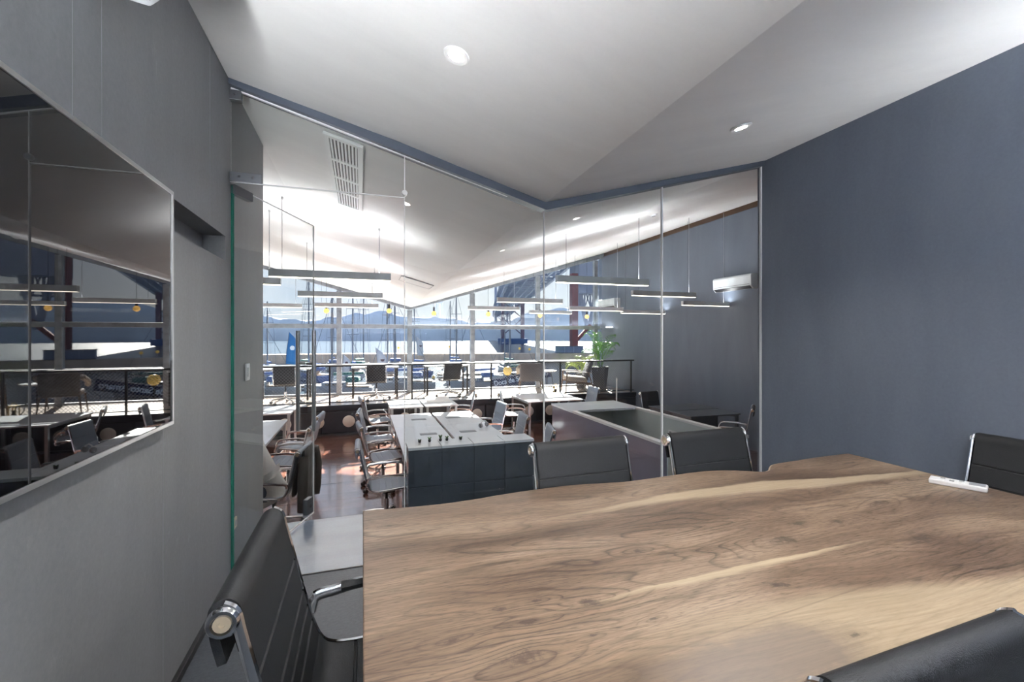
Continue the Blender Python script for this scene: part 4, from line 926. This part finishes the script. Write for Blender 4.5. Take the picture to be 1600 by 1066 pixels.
# ---------------------------------------------------------------- armchairs, side table, plants and oddments on the platform
ac = empty('fabric_armchair', (4.12, 10.98, PZ), -0.28, label='brown woven fabric armchair on the platform facing the window', cat='armchair')
MB().obox((0, -0.27, 0.60), (0.58, 0.09, 0.42), Matrix.Rotation(0.14, 3, 'X')).build('backrest', 'fabric_brown', ac, bevel=0.035, smooth=SM)
MB().box(-0.27, -0.25, 0.34, 0.27, 0.30, 0.45).build('seat', 'fabric_brown', ac, bevel=0.03, smooth=SM)
for s in (-1, 1):
    MB().tube(catmull([(s*0.31, -0.25, 0.72), (s*0.325, -0.05, 0.66), (s*0.325, 0.18, 0.60), (s*0.31, 0.27, 0.52)], 4), 0.05, 10).build('armrest', 'fabric_beige', ac, smooth=True)
    for sy in (-0.25, 0.26): MB().cyl((s*0.27, sy, 0.36), (s*0.31, sy*1.12, 0.0), 0.018, 8, 0.011).build('leg', 'wood_arm', ac, smooth=SM)
lc = empty('lounge_chair', (5.42, 10.98, PZ), PI/2-0.25, label='low wooden armed lounge chair with charcoal back beside the plants', cat='armchair')
MB().obox((0, -0.30, 0.60), (0.54, 0.09, 0.56), Matrix.Rotation(0.32, 3, 'X')).build('backrest', 'fabric_charcoal', lc, bevel=0.03, smooth=SM)
MB().obox((0, 0.03, 0.37), (0.54, 0.56, 0.12), Matrix.Rotation(0.10, 3, 'X')).build('seat', 'fabric_beige', lc, bevel=0.03, smooth=SM)
for s in (-1, 1):
    MB().tube([(s*0.31, 0.33, 0.56), (s*0.31, 0.0, 0.555), (s*0.31, -0.34, 0.53)], 0.022, 8, flat=(0.6, 1.2)).build('armrest', 'wood_arm', lc, smooth=SM)
    MB().cyl((s*0.31, 0.30, 0.555), (s*0.31, 0.34, 0.0), 0.020, 8, 0.013).build('leg', 'wood_arm', lc, smooth=SM)
    MB().cyl((s*0.31, -0.26, 0.54), (s*0.31, -0.44, 0.0), 0.020, 8, 0.013).build('leg', 'wood_arm', lc, smooth=SM)
    MB().bar((s*0.31, 0.31, 0.30), (s*0.31, -0.34, 0.25), 0.022, 0.045).build('side_rail', 'wood_arm', lc)
sd_t = empty('side_table', (4.86, 11.62, PZ), label='small white topped side table between the two armchairs', cat='side table')
MB().lathe([(0, 0.52), (0.24, 0.52), (0.25, 0.53), (0.25, 0.545), (0, 0.545)], (0, 0, 0), 24).build('tabletop', 'white_laminate', sd_t, smooth=SM)
for k in range(3): MB().cyl((0.1*math.cos(k*2.09), 0.1*math.sin(k*2.09), 0.52), (0.2*math.cos(k*2.09), 0.2*math.sin(k*2.09), 0), 0.012, 8).build('leg', 'black', sd_t)
ln = empty('lantern', (4.72, 10.75, PZ), label='small yellow lantern on the platform beside the railing post', cat='lantern')
b = MB(); 
for sx in (-1, 1):
    for sy in (-1, 1): b.box(sx*0.05-0.008, sy*0.05-0.008, 0.02, sx*0.05+0.008, sy*0.05+0.008, 0.20)
b.box(-0.06, -0.06, 0, 0.06, 0.06, 0.02); b.box(-0.06, -0.06, 0.20, 0.06, 0.06, 0.22); b.build('frame', 'yellow', ln)
MB().cyl((0, 0, 0.02), (0, 0, 0.13), 0.03, 12).build('candle', 'black', ln); MB().tube([(-0.04, 0, 0.22), (-0.03, 0, 0.26), (0.03, 0, 0.26), (0.04, 0, 0.22)], 0.005, 6).build('handle', 'yellow', ln)

def frond(base, az, reach, rise, droop, n, mat, parent, w=0.020):
    b = MB(); pts = []
    for k in range(n+1):
        u = k/n; r = reach*u**0.9; z = rise*(1-(1-u)**1.8) - droop*u**2.6
        pts.append(Vector((base[0]+r*math.cos(az), base[1]+r*math.sin(az), base[2]+z)))
    b.tube(pts, [0.007*(1-0.75*k/n)+0.001 for k in range(n+1)], 4)
    sdv = Vector((-math.sin(az), math.cos(az), 0))
    for k in range(int(n*0.28), n+1):
        u = k/n; Lf = 0.26*math.sin(PI*min(1, 0.25+0.72*u))*(reach/0.6)**0.3
        d = (pts[min(k+1, n)]-pts[max(k-1, 0)]).normalized()
        for s in (-1, 1):
            q = pts[k]; tip = q + (sdv*s*0.75 + d*0.62)*Lf + Vector((0, 0, -0.16*Lf-0.02*rnd.random()))
            mid = q.lerp(tip, 0.45) + Vector((0, 0, 0.025)); wv = d*w*0.5
            v = [b.b.verts.new(p) for p in (q-wv*0.4, q+wv*0.4, mid+wv, mid-wv, tip)]
            b.b.faces.new((v[0], v[1], v[2], v[3])); b.b.faces.new((v[3], v[2], v[4]))
    return b.build('frond', mat, parent)
pl = empty('potted_palm', (6.14, 10.98, PZ), label='tall green palm in a dark tapered pot by the blue wall', cat='potted plant')
def pot(parent, h, r0, r1):
    MB().lathe([(0, 0), (r0, 0), (r1, h), (r1-0.025, h), (r1-0.03, h-0.04), (0, h-0.04)], (0, 0, 0), 4).build('pot', 'pot', parent, bevel=0.01)
    MB().lathe([(0, h-0.05), (r1-0.06, h-0.05), (r1-0.06, h-0.035), (0, h-0.03)], (0, 0, 0), 12).build('soil', 'soil', parent)
pot(pl, 0.66, 0.19, 0.27)
for k in range(5): MB().tube([(0.05*math.cos(k*1.3), 0.05*math.sin(k*1.3), 0.6), (0.07*math.cos(k*1.3), 0.07*math.sin(k*1.3), 0.95), (0.09*math.cos(k*1.3), 0.09*math.sin(k*1.3), 1.15)], [0.014, 0.011, 0.008], 6).build('stem', 'leaf', pl, smooth=True)
for k in range(17):
    frond((0.05*math.cos(k*1.3), 0.05*math.sin(k*1.3), 0.66+0.45*((k*7) % 10)/10), k*2.399+0.4, 0.36+0.20*rnd.random(), 0.40+0.5*rnd.random(), 0.15+0.22*rnd.random(), 14, 'leaf', pl)
pl2 = empty('potted_palm', (5.98, 11.78, PZ), label='lower lime green palm in a dark pot behind the lounge chair', cat='potted plant')
pot(pl2, 0.42, 0.15, 0.20)
for k in range(12): frond((0, 0, 0.42), k*2.399, 0.42+0.2*rnd.random(), 0.35+0.35*rnd.random(), 0.25+0.1*rnd.random(), 12, 'leaf_lime', pl2)
gr = empty('leaning_tube', (6.08, 10.05, HF), label='thin pale steel tube leaning on the platform railing by the blue wall', cat='tube')
MB().tube([(0, 0, 0.012), (0.27, 0.425, 1.03)], 0.016, 8).build('shaft', 'white_paint', gr, smooth=SM)
MB().ball((0.272, 0.428, 1.04), 0.022, 8).build('tip', 'grey_plastic', gr, smooth=True)

# ---------------------------------------------------------------- outdoors: quay, water, breakwater, far shore
struct(MB().box(-200, -300, -8.0, 200, 34.0, -3.7).build('ground_quay', 'quay'))
tag(MB().box(-1500, 30, -5.6, 1500, 3000, -5.0).build('river_water', 'water'), 'wide bright river behind the marina', 'water', kind='stuff')
bw = tag(MB().extr([(-160, 122, -6), (-160, 122, -2.9), (-160, 124, -2.8), (-160, 128, -6)], (160, -8, 0)).build('breakwater', 'breakwater'), 'long sandy coloured breakwater wall beyond the marina, left stretch', 'breakwater', 'breakwater walls')
bw2 = tag(MB().extr([(0, 114, -6), (0, 114, -2.9), (0, 116, -2.8), (0, 120, -6)], (95, -27, 0)).build('breakwater', 'breakwater'), 'long sandy coloured breakwater wall beyond the marina, right stretch', 'breakwater', 'breakwater walls')
def pontoon(x0, y0, x1, y1, wd, label):
    r = empty('pontoon', ((x0+x1)/2, (y0+y1)/2, -5.0), math.atan2(y1-y0, x1-x0), label=label, cat='pontoon', group='pontoons of the marina'); L = math.hypot(x1-x0, y1-y0)
    MB().box(-L/2, -wd/2, 0.25, L/2, wd/2, 0.55).build('walkway', 'pontoon', r)
    n = int(L/6)
    for k in range(n): MB().box(-L/2+k*6+1, -wd/2, -0.3, -L/2+k*6+4, wd/2, 0.25).build('float', 'quay', r)
pontoon(-18, 58.6, 6, 59.6, 1.8, 'pale floating pontoon at the left of the marina')
pontoon(11, 70.5, 27, 67, 2.0, 'pale floating pontoon at the right of the marina')
pontoon(-24, 99, 22, 101, 2.2, 'farther floating pontoon across the marina')
def hills(pts, y_, depth, name, label):
    b = MB(); n = 160; xs = [pts[0][0]+(pts[-1][0]-pts[0][0])*i/n for i in range(n+1)]
    def hgt(x):
        for (xa, ha), (xb, hb) in zip(pts, pts[1:]):
            if xa <= x <= xb: u = (x-xa)/(xb-xa); u = u*u*(3-2*u); return ha+(hb-ha)*u
        return pts[-1][1]
    rows = []
    for j, (dy, k) in enumerate(((0, 0.0), (4, 0.40), (9, 0.75), (16, 1.0), (depth, 0.7), (depth+40, 0.0))):
        rows.append([b.b.verts.new((x, y_(x)+dy+5*noise.noise(Vector((x*0.05, j, 0))), -5.2+(hgt(x)+5.2)*k + (2.2*noise.noise(Vector((x*0.11, j*3.1, 1))) + 1.3*noise.noise(Vector((x*0.5, j, 4))) if k > 0.2 else 0))) for x in xs])
    for Ra, Rb in zip(rows, rows[1:]):
        for i in range(n): b.b.faces.new((Ra[i], Ra[i+1], Rb[i+1], Rb[i]))
    return struct(b.build(name, 'hill', smooth=True), label)
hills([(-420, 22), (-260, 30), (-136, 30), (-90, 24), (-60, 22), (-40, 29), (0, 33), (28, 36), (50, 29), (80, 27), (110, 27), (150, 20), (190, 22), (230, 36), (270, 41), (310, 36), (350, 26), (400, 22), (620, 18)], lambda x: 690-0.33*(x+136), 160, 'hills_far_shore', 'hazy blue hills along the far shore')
mn = empty('monument', (94.5, 700, 18), label='tall twin pillared stone monument on the far hills', cat='monument')
for s in (-1, 1): MB().extr([(s*2.2, -4, 0), (s*7.5, -4, 0), (s*5.6, -4, 34), (s*2.2, -4, 34)], (0, 8, 0)).build('pillar', 'monument_stone', mn)
MB().box(-6.5, -5, 34, 6.5, 5, 38).build('lintel', 'monument_stone', mn)
MB().box(-9, -6, -4, 9, 6, 3).build('plinth', 'monument_stone', mn)
mn.location.x = 112; mn.location.y = 705

# bridge: a trussed deck passing high overhead to the far shore
BD = Vector((0.2549, 0.9689, 0)); BN = Vector((0.9689, -0.2549, 0))
bg_ = empty('suspension_bridge', (118, 360, -5), label='great steel suspension bridge crossing the river to the far shore', cat='bridge')
org = Vector((118, 360, -5))
def bp(al, ac_, z): return Vector((118.7, 358.9, 0)) + BD*al + BN*ac_ + Vector((0, 0, z)) - org
b = MB()
a0, a1 = -330, 330
for s in (-11, 11):
    for z in (30, 40): b.bar(bp(a0, s, z), bp(a1, s, z), 1.4, 1.4)
    k = a0
    while k < a1:
        b.bar(bp(k, s, 30), bp(k+11, s, 40), 0.8, 0.8); b.bar(bp(k+11, s, 40), bp(k+22, s, 30), 0.8, 0.8); k += 22
bo = b.build('side_truss', 'bridge_grey', bg_)
b = MB(); b.bar(bp(a0, 0, 40.4), bp(a1, 0, 40.4), 24, 0.8); b.build('road_deck', 'bridge_grey', bg_)
b = MB(); k = a0
for s in (-6.5, -2.2, 2.2, 6.5): b.bar(bp(a0, s, 30), bp(a1, s, 30), 0.9, 0.9)
while k < a1:
    b.bar(bp(k, -11, 30), bp(k, 11, 30), 0.9, 0.9); k += 11
b.build('lower_grid', 'bridge_grey', bg_)
def tower(al, s, top, lw, red, foot=True):
    for e in (-1, 1):
        b = MB(); b.bar(bp(al, e*s, -3), bp(al, e*s, top), lw, lw); b.build('tower_leg', red, bg_)
    b = MB(); z = 2
    while z+14 < top:
        b.bar(bp(al, -s, z), bp(al, s, z+14), 0.8, 0.8); b.bar(bp(al, s, z), bp(al, -s, z+14), 0.8, 0.8); z += 14
    b.build('tower_bracing', red, bg_)
    if foot:
        c = bp(al, 0, -3.2); b = MB(); b.bar(bp(al, -s-4, -2.9), bp(al, s+4, -2.9), 9, 4.2); b.build('tower_pier', 'pier_blue', bg_)
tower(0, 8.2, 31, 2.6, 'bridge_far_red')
tower(250, 8, 75, 3.0, 'bridge_grey', False)
# nearer approach pier with a red column and splayed struts
ap_ = empty('bridge_approach_pier', (66.3, 136, -5), label='red bridge column with splayed grey struts at the right of the window', cat='bridge pier')
MB().bar((0, 0, -0.5), (0, 0, 27), 2.1, 2.1).build('column', 'bridge_red', ap_)
MB().bar((0.4, 0, 4.3), (5.5, -1.3, 10.0), 1.0, 1.0).build('brace', 'bridge_red', ap_)
o2 = Vector((66.3, 136, -5))
for (x, y) in ((75.6, 154.1), (84.6, 151.1)):
    MB().bar(Vector((80.2, 152.6, 3.0))-o2, Vector((x, y, 26))-o2, 1.5, 1.5).build('splayed_strut', 'bridge_grey', ap_)
b = MB()
def tr(u, z): return Vector((76.2+(83.9-76.2)*u, 154+(151.3-154)*u, z))-o2
for z in (12, 19, 26, 33): b.bar(tr(0.0 if z > 15 else 0.1, z), tr(1.0 if z > 15 else 0.9, z), 0.6, 0.6)
for z in (12, 19, 26):
    for u in (0.1, 0.37, 0.63):
        b.bar(tr(u, z), tr(u+0.27, z+7), 0.4, 0.4); b.bar(tr(u+0.27, z), tr(u, z+7), 0.4, 0.4); b.bar(tr(u, z), tr(u, z+7), 0.5, 0.5)
b.build('lattice', 'bridge_grey', ap_)
MB().box(8, 12, 22, 22, 20, 34).build('approach_deck', 'bridge_grey', ap_)
MB().box(-2.4, -2.4, -1, 2.4, 2.4, 1.2).build('footing', 'quay', ap_)

# sail boats
def boat(x, y, L, rz, mast, hull, cover, label, boom=True):
    r = empty('sailing_boat', (x, y, -5.0), rz, label=label, cat='boat', group='boats moored in the marina')
    W = L*0.29; b = MB(); rows = []
    for u in [i/12 for i in range(13)]:
        yy = -L/2+u*L; ww = W/2*(1-max(0, (u-0.35)/0.65)**2.2)*(0.82+0.18*min(1, u/0.3)); sh = 0.95+0.35*u**2
        rows.append([b.b.verts.new(p) for p in ((-ww, yy, sh), (-ww*0.92, yy, 0.35), (-ww*0.5, yy, -0.15), (ww*0.5, yy, -0.15), (ww*0.92, yy, 0.35), (ww, yy, sh))])
    for A_, B2 in zip(rows, rows[1:]):
        for k in range(6): b.b.faces.new((A_[k], A_[(k+1) % 6], B2[(k+1) % 6], B2[k]))
    b.b.faces.new(rows[0]); b.build('hull', hull, r, smooth=SM)
    MB().box(-W*0.36, -L*0.46, 0.98, W*0.36, -L*0.12, 1.08).build('cockpit', 'deck_teak', r, bevel=0.03)
    cb = MB().box(-W*0.30, -L*0.12, 0.98, W*0.30, L*0.24, 1.5).build('cabin', 'hull_white', r, bevel=0.12)
    for k in range(3): 
        for s in (-1, 1): MB().box(s*W*0.305-0.01, -L*0.08+k*L*0.1, 1.2, s*W*0.305+0.01, -L*0.02+k*L*0.1, 1.36).build('porthole', 'black_gloss', cb)
    MB().box(-W*0.34, -L*0.30, 1.5, W*0.34, -L*0.11, 2.05).build('spray_hood', cover, r, bevel=0.15)
    mz = mast+5.0
    m_ = MB(); m_.tube([(0, L*0.1, 1.0), (0, L*0.1, mz)], [0.13, 0.10], 8); m_.build('mast', 'mast', r)
    sp = MB(); 
    for f in (0.45, 0.72): sp.bar((-W*0.32, L*0.1, mz*f), (W*0.32, L*0.1, mz*f), 0.07, 0.07)
    sp.build('spreaders', 'mast', r)
    sh = MB()
    for s in (-1, 1): sh.tube([(s*W*0.46, L*0.08, 1.1), (s*W*0.32, L*0.1, mz*0.72), (0, L*0.1, mz-0.3)], 0.022, 4)
    sh.tube([(0, L*0.49, 1.3), (0, L*0.1, mz-0.2)], 0.028, 4); sh.tube([(0, -L*0.49, 1.1), (0, L*0.1, mz-0.2)], 0.022, 4); sh.build('rigging', 'mast', r)
    if boom: MB().tube([(0, L*0.08, 2.35), (0, -L*0.36, 2.45)], [0.17, 0.12], 8).build('covered_boom', cover, r, smooth=SM)
    return r
for args in ((-13.9, 78.3, 9, 0.3, 6.8, 'hull_white', 'boat_canvas', 'white sailing boat with the leftmost mast'), (-9.0, 83, 11, -0.2, 11.4, 'hull_white', 'boat_teal', 'sailing boat with tall mast behind the door handle'),
             (-7.0, 70.7, 9, 0.5, 9.2, 'hull_blue', 'boat_canvas', 'dark blue sailing boat just right of the door handle'), (-1.4, 74.2, 10, 0.1, 9.8, 'hull_white', 'boat_canvas', 'white sailing boat with mast left of the window valley'),
             (-0.2, 84.3, 10, -0.3, 10.4, 'hull_white', 'boat_teal', 'sailing boat with teal cover, second left of the valley'), (3.4, 66.0, 7.5, 0.1, 8.0, 'hull_white', 'boat_canvas', 'small white sailing boat near the pontoon below the valley'),
             (6.0, 92.8, 10, 0.0, 10.3, 'hull_white', 'boat_canvas', 'distant sailing boat with mast just left of the valley post'), (8.4, 76.2, 10, 0.2, 7.2, 'hull_blue', 'boat_canvas', 'blue sailing boat with mast beside the valley post'),
             (12.4, 63.0, 8, -0.3, 8.2, 'hull_white', 'boat_teal', 'white sailing boat with the thick mast right of the valley'), (15.9, 84.3, 9, 0.2, 8.0, 'hull_white', 'boat_canvas', 'white sailing boat farther behind the thick mast'),
             (-10.6, 54.5, 8, 1.5, 5.5, 'hull_white', 'boat_canvas', 'white boat moored sideways at the left pontoon'), (4.4, 55.5, 8, 1.4, 6.0, 'hull_white', 'boat_canvas', 'white boat moored sideways at the pontoon end'), (19.5, 58, 7, 1.4, 5.0, 'hull_white', 'boat_teal', 'small white boat behind the sign'),
             (-2.4, 51.5, 7, 1.4, 5.8, 'hull_white', 'boat_teal', 'white boat nearest the window, left of the left mullion'), (12.8, 52.3, 6.5, 1.6, 4.6, 'hull_white', 'boat_canvas', 'small white boat near the yellow topped pile'), (-5.4, 90.5, 8, 0.2, 8.5, 'hull_white', 'boat_canvas', 'distant white boat between the flags'), (24, 76, 8, 0.1, 6.5, 'hull_white', 'boat_teal', 'distant white boat under the bridge')):
    boat(*args)
def banner(x, y, z0, z1, wd, lean, mat, label, name='feather_flag'):
    r = empty(name, (x, y, -4.45), label=label, cat='flag', group='upright flags in the marina')
    H_ = z1+4.45; h0 = z0+4.45
    MB().tube([(0, 0, 0), (lean*0.4, 0, H_*0.6), (lean, 0, H_)], 0.03, 6).build('pole', 'mast', r)
    n = 10; b = MB(); A_ = []
    for k in range(n+1):
        u = k/n; z = h0+(H_-h0)*u; x_ = lean*0.4*min(1, z/(H_*0.6)) if z < H_*0.6 else lean*(0.4+0.6*(z-H_*0.6)/(H_*0.4))
        ww = wd*(1.0 if u < 0.6 else max(0.06, 1-((u-0.6)/0.4)**1.7))
        A_.append((b.b.verts.new((x_, 0, z)), b.b.verts.new((x_+ww, 0.08*math.sin(u*6), z-0.1))))
    for p, q in zip(A_, A_[1:]): b.b.faces.new((p[0], p[1], q[1], q[0]))
    o = b.build('cloth', mat, r, smooth=True); md = o.modifiers.new('s', 'SOLIDIFY'); md.thickness = 0.02
    MB().lathe([(0, -0.03), (0.22*wd, -0.03), (0.22*wd, -0.024)], (wd*0.55+lean*0.3, 0, h0+(H_-h0)*0.5), 12, 'Y').build('emblem', 'print_dark' if mat != 'flag_blue' else 'sign_white', r)
banner(-9.5, 64, -2.2, 1.9, 1.35, 0.55, 'flag_blue', 'tall leaning blue flag with a pale dot left of the door handle')
banner(-10.6, 61.3, -3.9, -2.0, 1.0, -0.2, 'sail_cloth', 'white feather flag at the far left of the marina')
banner(-2.6, 64, -3.4, -1.0, 0.9, 0.15, 'sail_cloth', 'white feather flag beside the left mullion')
banner(1.9, 62.5, -3.4, -0.1, 1.2, -0.3, 'sail_cloth', 'white feather flag with dark print between the mullions')
banner(8.0, 71, -1.6, 1.4, 1.0, -0.2, 'sail_cloth', 'white feather flag right of the valley post')
for (x, y, zt, lab) in ((20.2, 109.1, -1.09, 'globe lamp post on the breakwater right of the thick mast'), (36.5, 103.8, -1.55, 'globe lamp post on the breakwater under the bridge, left'), (38.8, 103.0, -1.71, 'globe lamp post on the breakwater under the bridge, right'),
                        (8.3, 113.1, -1.4, 'globe lamp post on the breakwater left of the valley post'), (32.9, 105.0, -2.2, 'short dark globe post on the breakwater below the bridge pier')):
    r = empty('lamp_post', (x, y+1.2, -3.0), label=lab, cat='lamp post', group='lamp posts on the breakwater')
    MB().cyl((0, 0, 0), (0, 0, zt+3.0-0.4), 0.07, 8).build('post', 'mast', r); MB().ball((0, 0, zt+3.0-0.15), 0.32, 10).build('globe', 'globe_yellow' if zt > -2 else 'black', r, smooth=True)
gl_ = empty('globe_lamp', (9.1, 28.6, -3.7), label='round yellow globe lamp on a black pole outside the window', cat='lamp post')
MB().cyl((0, 0, 0), (0, 0, 2.5), 0.05, 10).build('pole', 'black', gl_); MB().ball((0, 0, 2.77), 0.30, 16).build('globe', 'globe_yellow', gl_, smooth=True); MB().cyl((0, 0, 2.42), (0, 0, 2.56), 0.11, 10).build('collar', 'black', gl_)
pi_ = empty('mooring_pile', (8.9, 60.3, -6.0), label='dark mooring pile with a yellow top in the marina', cat='pile')
MB().cyl((0, 0, 0), (0, 0, 1.8), 0.2, 12).build('shaft', 'black', pi_); MB().lathe([(0, 2.15), (0.1, 2.12), (0.21, 1.9), (0.21, 1.8), (0, 1.8)], (0, 0, 0), 12).build('cap', 'yellow', pi_)
# gangway with its navy name board
sg = empty('name_sign', (16.6, 47.3, -3.30), math.atan2(-2.1, 5.2), label='navy name board with white lettering on the gangway', cat='sign')
rt = Matrix.Rotation(-math.radians(12), 3, 'Y')
MB().obox((0, 0, 0), (6.6, 0.08, 0.95), rt).build('board', 'sign_navy', sg)
fc = bpy.data.curves.new('lettering', 'FONT'); fc.body = 'Doca de Santo Amaro'; fc.size = 0.78; fc.align_x = 'CENTER'; fc.align_y = 'CENTER'; fc.extrude = 0.01; fc.offset = 0.014
fo = bpy.data.objects.new('lettering', fc); col.objects.link(fo); fo.parent = sg; fc.materials.append(MATS['sign_white'])
fo.location = (0.0, -0.055, 0); fo.rotation_euler = (PI/2, -math.radians(12), 0); fo.scale = (0.86, 1, 1)
bpy.context.view_layer.update()
lm = bpy.data.meshes.new_from_object(fo.evaluated_get(bpy.context.evaluated_depsgraph_get()))
lo_ = bpy.data.objects.new('sign_lettering', lm); col.objects.link(lo_); lo_.parent = sg; lo_.location = fo.location; lo_.rotation_euler = fo.rotation_euler; lo_.scale = fo.scale
bpy.data.objects.remove(fo)
for s in (-2.9, 2.9): MB().cyl((s, 0.1, -1.75), (s, 0.1, -0.2), 0.06, 8).build('support', 'mast', sg)
nb = empty('notice_board', (48.2, 101.3, -2.82), math.atan2(-2, 6), label='grey panelled hut on the breakwater at the foot of the red column', cat='hut')
for k in range(3): MB().box(-3.3+k*2.2+0.05, -0.1, 0.1, -1.2+k*2.2-0.05, 0.0, 1.6).build('panel', 'bridge_grey', nb)
MB().box(-3.5, -0.2, 0, 3.5, 1.6, 0.1).build('base', 'quay', nb); MB().box(-3.5, -0.15, 1.6, 3.5, 1.6, 1.75).build('roof', 'quay', nb); MB().box(-3.4, 0.02, 0.1, 3.4, 1.5, 1.6).build('body', 'monument_stone', nb)
